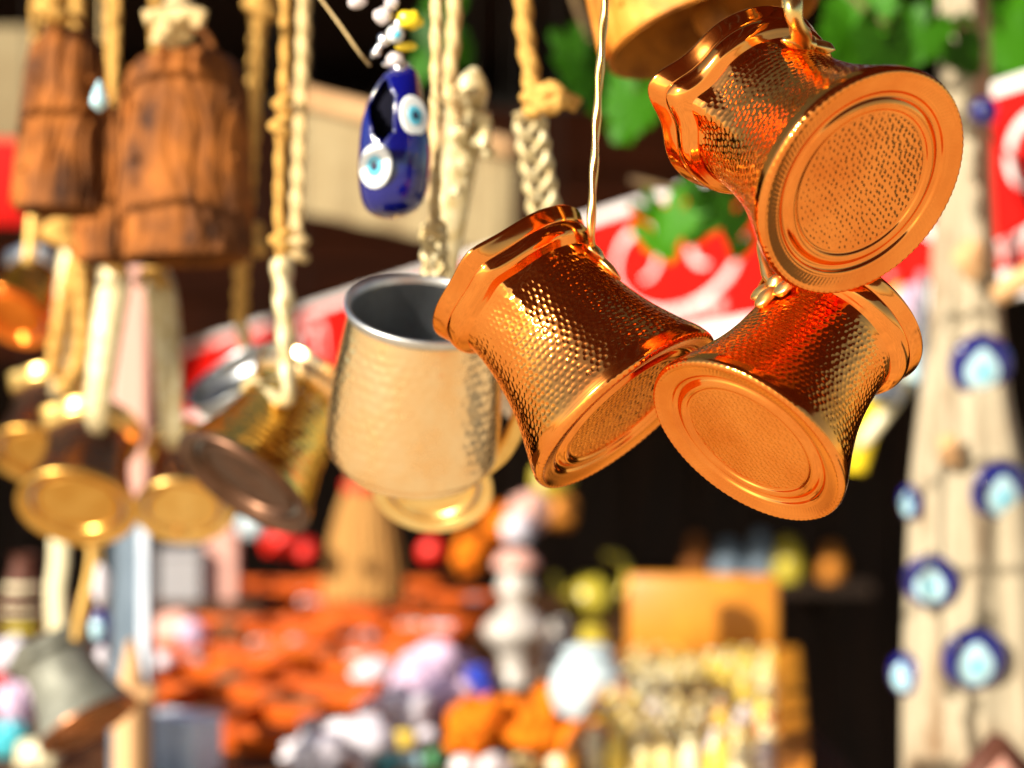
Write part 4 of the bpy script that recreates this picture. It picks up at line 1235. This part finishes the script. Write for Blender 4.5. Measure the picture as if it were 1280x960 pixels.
# straw broom
def broom():
    d = 2.7
    o = P(455, 600, d)
    t = thing('straw_broom', 'tan straw whisk broom hanging in the dark behind the mug', 'broom', o)
    u = px(1, d)
    prof = [(14, 10), (22, -10), (36, -50), (46, -100), (50, -135), (47, -150), (20, -153), (.5, -152)]
    def rib(Th, s, R, Z):
        return R * 0.05 * np.sin(22 * Th)
    obj('bristles', lathe(crom([(a * u, b * u) for a, b in prof], 40), 132, .6, rib), STRAW, t)
    obj('binding', merge(*[tube([(23 * u * math.cos(a), 15 * u * math.sin(a), (-4 - k * 8) * u) for a in np.linspace(0, 6.28, 20)], 3 * u, 6, cap=False) for k in range(2)]), SCARLET, t)
    obj('stick', tube([(0, 0, 2 * u), (0, 0, 30 * u)], 6 * u, 10), TANWOOD, t)
broom()

# post and picket at the left
def post():
    p = P(166, 700, 1.75)
    t = thing('painted_post', 'blue grey painted square post at left, pinkish bare wood above', 'post', (p.x, p.y, 0))
    w = px(50, 1.75)
    zt = P(0, 650, 1.75).z
    obj('lower_post', (*box(w, w, zt, 0.004, (0, 0, zt / 2)), False), BLUEGREY, t)
    obj('upper_post', (*box(w * .9, w * .9, 0.26, 0.004, (0, 0, zt + .131)), False), PINKBOX, t)
    obj('edge_strip', (*box(0.008, 0.006, 0.5, 0.001, (w * .38, -w / 2 - .0035, zt - .255)), False), WHITECARD, t)
post()
def picket():
    d = 1.62
    p = P(165, 960, d)
    t = thing('wooden_picket', 'tan pointed wooden picket in front of the blue grey post', 'picket', (p.x, p.y, 0))
    u = px(1, d)
    z = lambda y: P(0, y, d).z
    obj('shaft', extrude_poly([(-20 * u, 0), (20 * u, 0), (19 * u, z(868)), (12 * u, z(845)), (3 * u, z(800)), (-3 * u, z(800)), (-12 * u, z(845)), (-19 * u, z(868))], 0.022), TANWOOD, t)
    obj('crosspiece', box(62 * u, 0.03, 16 * u, .003, (2 * u, -0.003, z(864))), TANWOOD, t)
picket()

# boxes and cards
def card_box(x, y, w, h, m, label, d, rz=0, lid=None):
    p = P(x, y + h / 2, d)
    t = thing('gift_box', label, 'box', (p.x, p.y, p.z))
    t.rotation_euler = (0, 0, math.radians(rz))
    obj('carton', (*box(px(w, d), px(w, d) * .7, px(h, d) * .86, .003, (0, 0, px(h, d) * .43)), False), m, t)
    obj('lid', (*box(px(w, d) * 1.04, px(w, d) * .74, px(h, d) * .14, .003, (0, 0, px(h, d) * .93 + .0005)), False), lid or m, t)
# goods stacked on a low stand at the back left of the table
pst, dst = T(245, 790)
std = thing('wooden_stand', 'low brown wooden stand at the back left of the table', 'stand', (P(245, 752, 2.85).x, 2.85, ZT))
ztop = P(0, 752, 2.78).z
obj('top', (*box(0.20, 0.17, 0.02, .002, (0, 0, ztop - ZT - .011)), False), TABLEWOOD, std)
for sx in (-1, 1):
    obj('side', (*box(0.015, 0.16, max(0.01, ztop - ZT - .022), .001, (sx * .08, 0, max(0.01, ztop - ZT - .022) / 2)), False), TABLEWOOD, std)
card_box(228, 718, 52, 66, GREYBOX, 'grey carton on the low stand right of the post', 2.80)
card_box(278, 706, 38, 92, PINKBOX, 'tall pink carton on the low stand', 2.82, lid=PINKBOX)
pw, dw = T(228, 985)
card_box(228, 930, 84, 74, WHITECARD, 'bluish white gift box at the front edge of the table', 1.80, -30, WHITECARD)

# small bright goods along the front edge of the table
GF = 'small beads and pebbles along the table front'
for i, (x, y, r, m, lb) in enumerate(((480, 948, 20, TURQ, 'turquoise glass pebble at the front of the table'), (515, 950, 16, EYEPALE, 'pale blue glass pebble beside the turquoise one'), (548, 948, 18, GREENB, 'green glass pebble left of the pompoms'),
                                      (580, 958, 18, PEARL, 'pearl white pebble under the pompoms'), (620, 960, 24, PEARL, 'large pearl white pebble under the pompoms'), (655, 958, 20, CREAM, 'cream pebble under the pompoms'),
                                      (440, 955, 18, PINKBOX, 'pink pebble in front of the white bundle'), (505, 925, 16, CREAM2, 'yellow pebble in front of the white sachet'), (535, 920, 14, WHITECLOTH, 'white pebble by the lilac sachet'),
                                      (700, 958, 18, CREAM3, 'ivory pebble by the large pompom'))):
    lump('glass_pebble', lb, 'pebble', x, y, r, r * .8, m, seed=200 + i, amp=.05, group=GF)
# left edge goods
lump('sachet', 'pale lilac sachet at the left edge below the tin pot', 'sachet', 22, 880, 26, 28, LILAC, d=1.9, seed=301)
lump('glass_pebble', 'turquoise ball at the lower left corner', 'pebble', 10, 925, 26, 22, TURQ, d=1.85, seed=302)
lump('glass_pebble', 'white ball at the lower left corner', 'pebble', 48, 945, 28, 24, CREAM3, d=1.84, seed=303)
lump('sachet', 'white sachet near the left edge above the lilac one', 'sachet', 12, 820, 22, 24, WHITECLOTH, d=2.2, seed=304)
lump('sachet', 'scarlet pouch at the left edge', 'pouch', 2, 862, 12, 22, SCARLET, d=2.0, seed=305)
def hanging_eye(x, y, d):
    o = P(x, y, d); u = px(1, d)
    t = thing('eye_bead', 'blue eye bead on a white tassel hanging beside the blue grey post', 'eye bead', o)
    obj('disc', blob(14 * u, 8 * u, 24 * u, 1, .03, 1, 20, 14), BLUEGLASS, t)
    obj('white', blob(9 * u, 4 * u, 13 * u, 1, .03, 1, 16, 12, (-4 * u, -6 * u, -2 * u)), EYEPALE, t)
    obj('tassel', blob(11 * u, 8 * u, 26 * u, 2, .08, 2, 16, 12, (0, 0, 56 * u)), WHITECLOTH, t)
    obj('tassel', blob(10 * u, 8 * u, 22 * u, 3, .08, 2, 16, 12, (2 * u, 0, -44 * u)), WHITECLOTH, t)
    obj('string', tube([(0, 0, -60 * u), (0, 0, 300 * u), (0.0, 0.0, 2.2 - o.z)], 1.5 * u, 6), ROPE_PALE, t)
hanging_eye(126, 785, 1.55)
def jug(x, y, d):
    p = P(x, y, d); u = px(1, d)
    t = thing('striped_jug', 'small striped jug with yellow foot hanging at the left edge', 'jug', p)
    obj('body', lathe(crom([(.5 * u, -36 * u), (18 * u, -34 * u), (26 * u, -10 * u), (20 * u, 20 * u), (14 * u, 44 * u), (17 * u, 52 * u)], 30), 28), LEATHER, t)
    obj('foot', lathe(crom([(.5 * u, -44 * u), (22 * u, -44 * u), (20 * u, -35.5 * u), (.5 * u, -35 * u)], 16), 24), OLIVE, t)
    for k in range(3):
        obj('stripe', lathe(crom([(22 * u, (-24 + k * 16) * u), (27.5 * u - k * u * 1.5, (-20 + k * 16) * u), (22 * u, (-16 + k * 16) * u)], 10), 28), CREAM3, t)
    obj('string', tube([(0, 0, 50 * u), (0, 0, 300 * u), (0, 0, 2.3 - p.z)], 0.8 * u, 6), STRING, t)
jug(30, 745, 1.9)
for x, wd, m, lb in ((72, 12, CREAM3, 'pale ribbon hanging between the striped jug and the white tassel'), ):
    r_ = obj('ribbon', tube(smooth_path([P(x, 560, 1.7), P(x + 2, 690, 1.7), P(x - 3, 740, 1.7), P(x, 800, 1.7)], 24), px(wd, 1.7), 8, flat=.3), m)
    tag(r_, lb, 'ribbon')

# dim goods on a shelf deep in the shop
shelf = thing('shelf', 'dark wooden shelf deep inside the shop', 'shelf', P(900, 730, 5.2))
obj('board', (*box(0.75, 0.30, 0.03, .003), False), DARKWOOD, shelf)
for sx in (-1, 1):
    obj('bracket', (*box(0.03, 0.55, 0.10, .003, (sx * 0.3, 0.34, -0.067)), False), DARKWOOD, shelf)
for i, (x, y, w, h, m, lb) in enumerate(((870, 690, 30, 50, RUST, 'brown'), (910, 695, 36, 44, BLUEGREY, 'blue grey'), (950, 685, 30, 54, BLUEGREY, 'tall blue grey'), (985, 695, 34, 46, OLIVE, 'olive'), (1040, 690, 30, 40, RUST2, 'rust brown'))):
    d = 5.15; p = P(x, y, d); u = px(1, d)
    t = thing('shelf_jar', lb + ' jar standing on the dark shelf in the shop', 'jar', (p.x, p.y, shelf.location.z + .0155))
    obj('body', lathe(crom([(.01, 0), (w * .5 * u, 0), (w * .55 * u, h * .5 * u), (w * .3 * u, h * .9 * u), (w * .34 * u, h * u)], 24), 24), m, t)
    obj('lid', lathe(crom([(w * .36 * u, h * u), (w * .2 * u, h * 1.1 * u), (.001, h * 1.15 * u)], 12), 20), m, t)
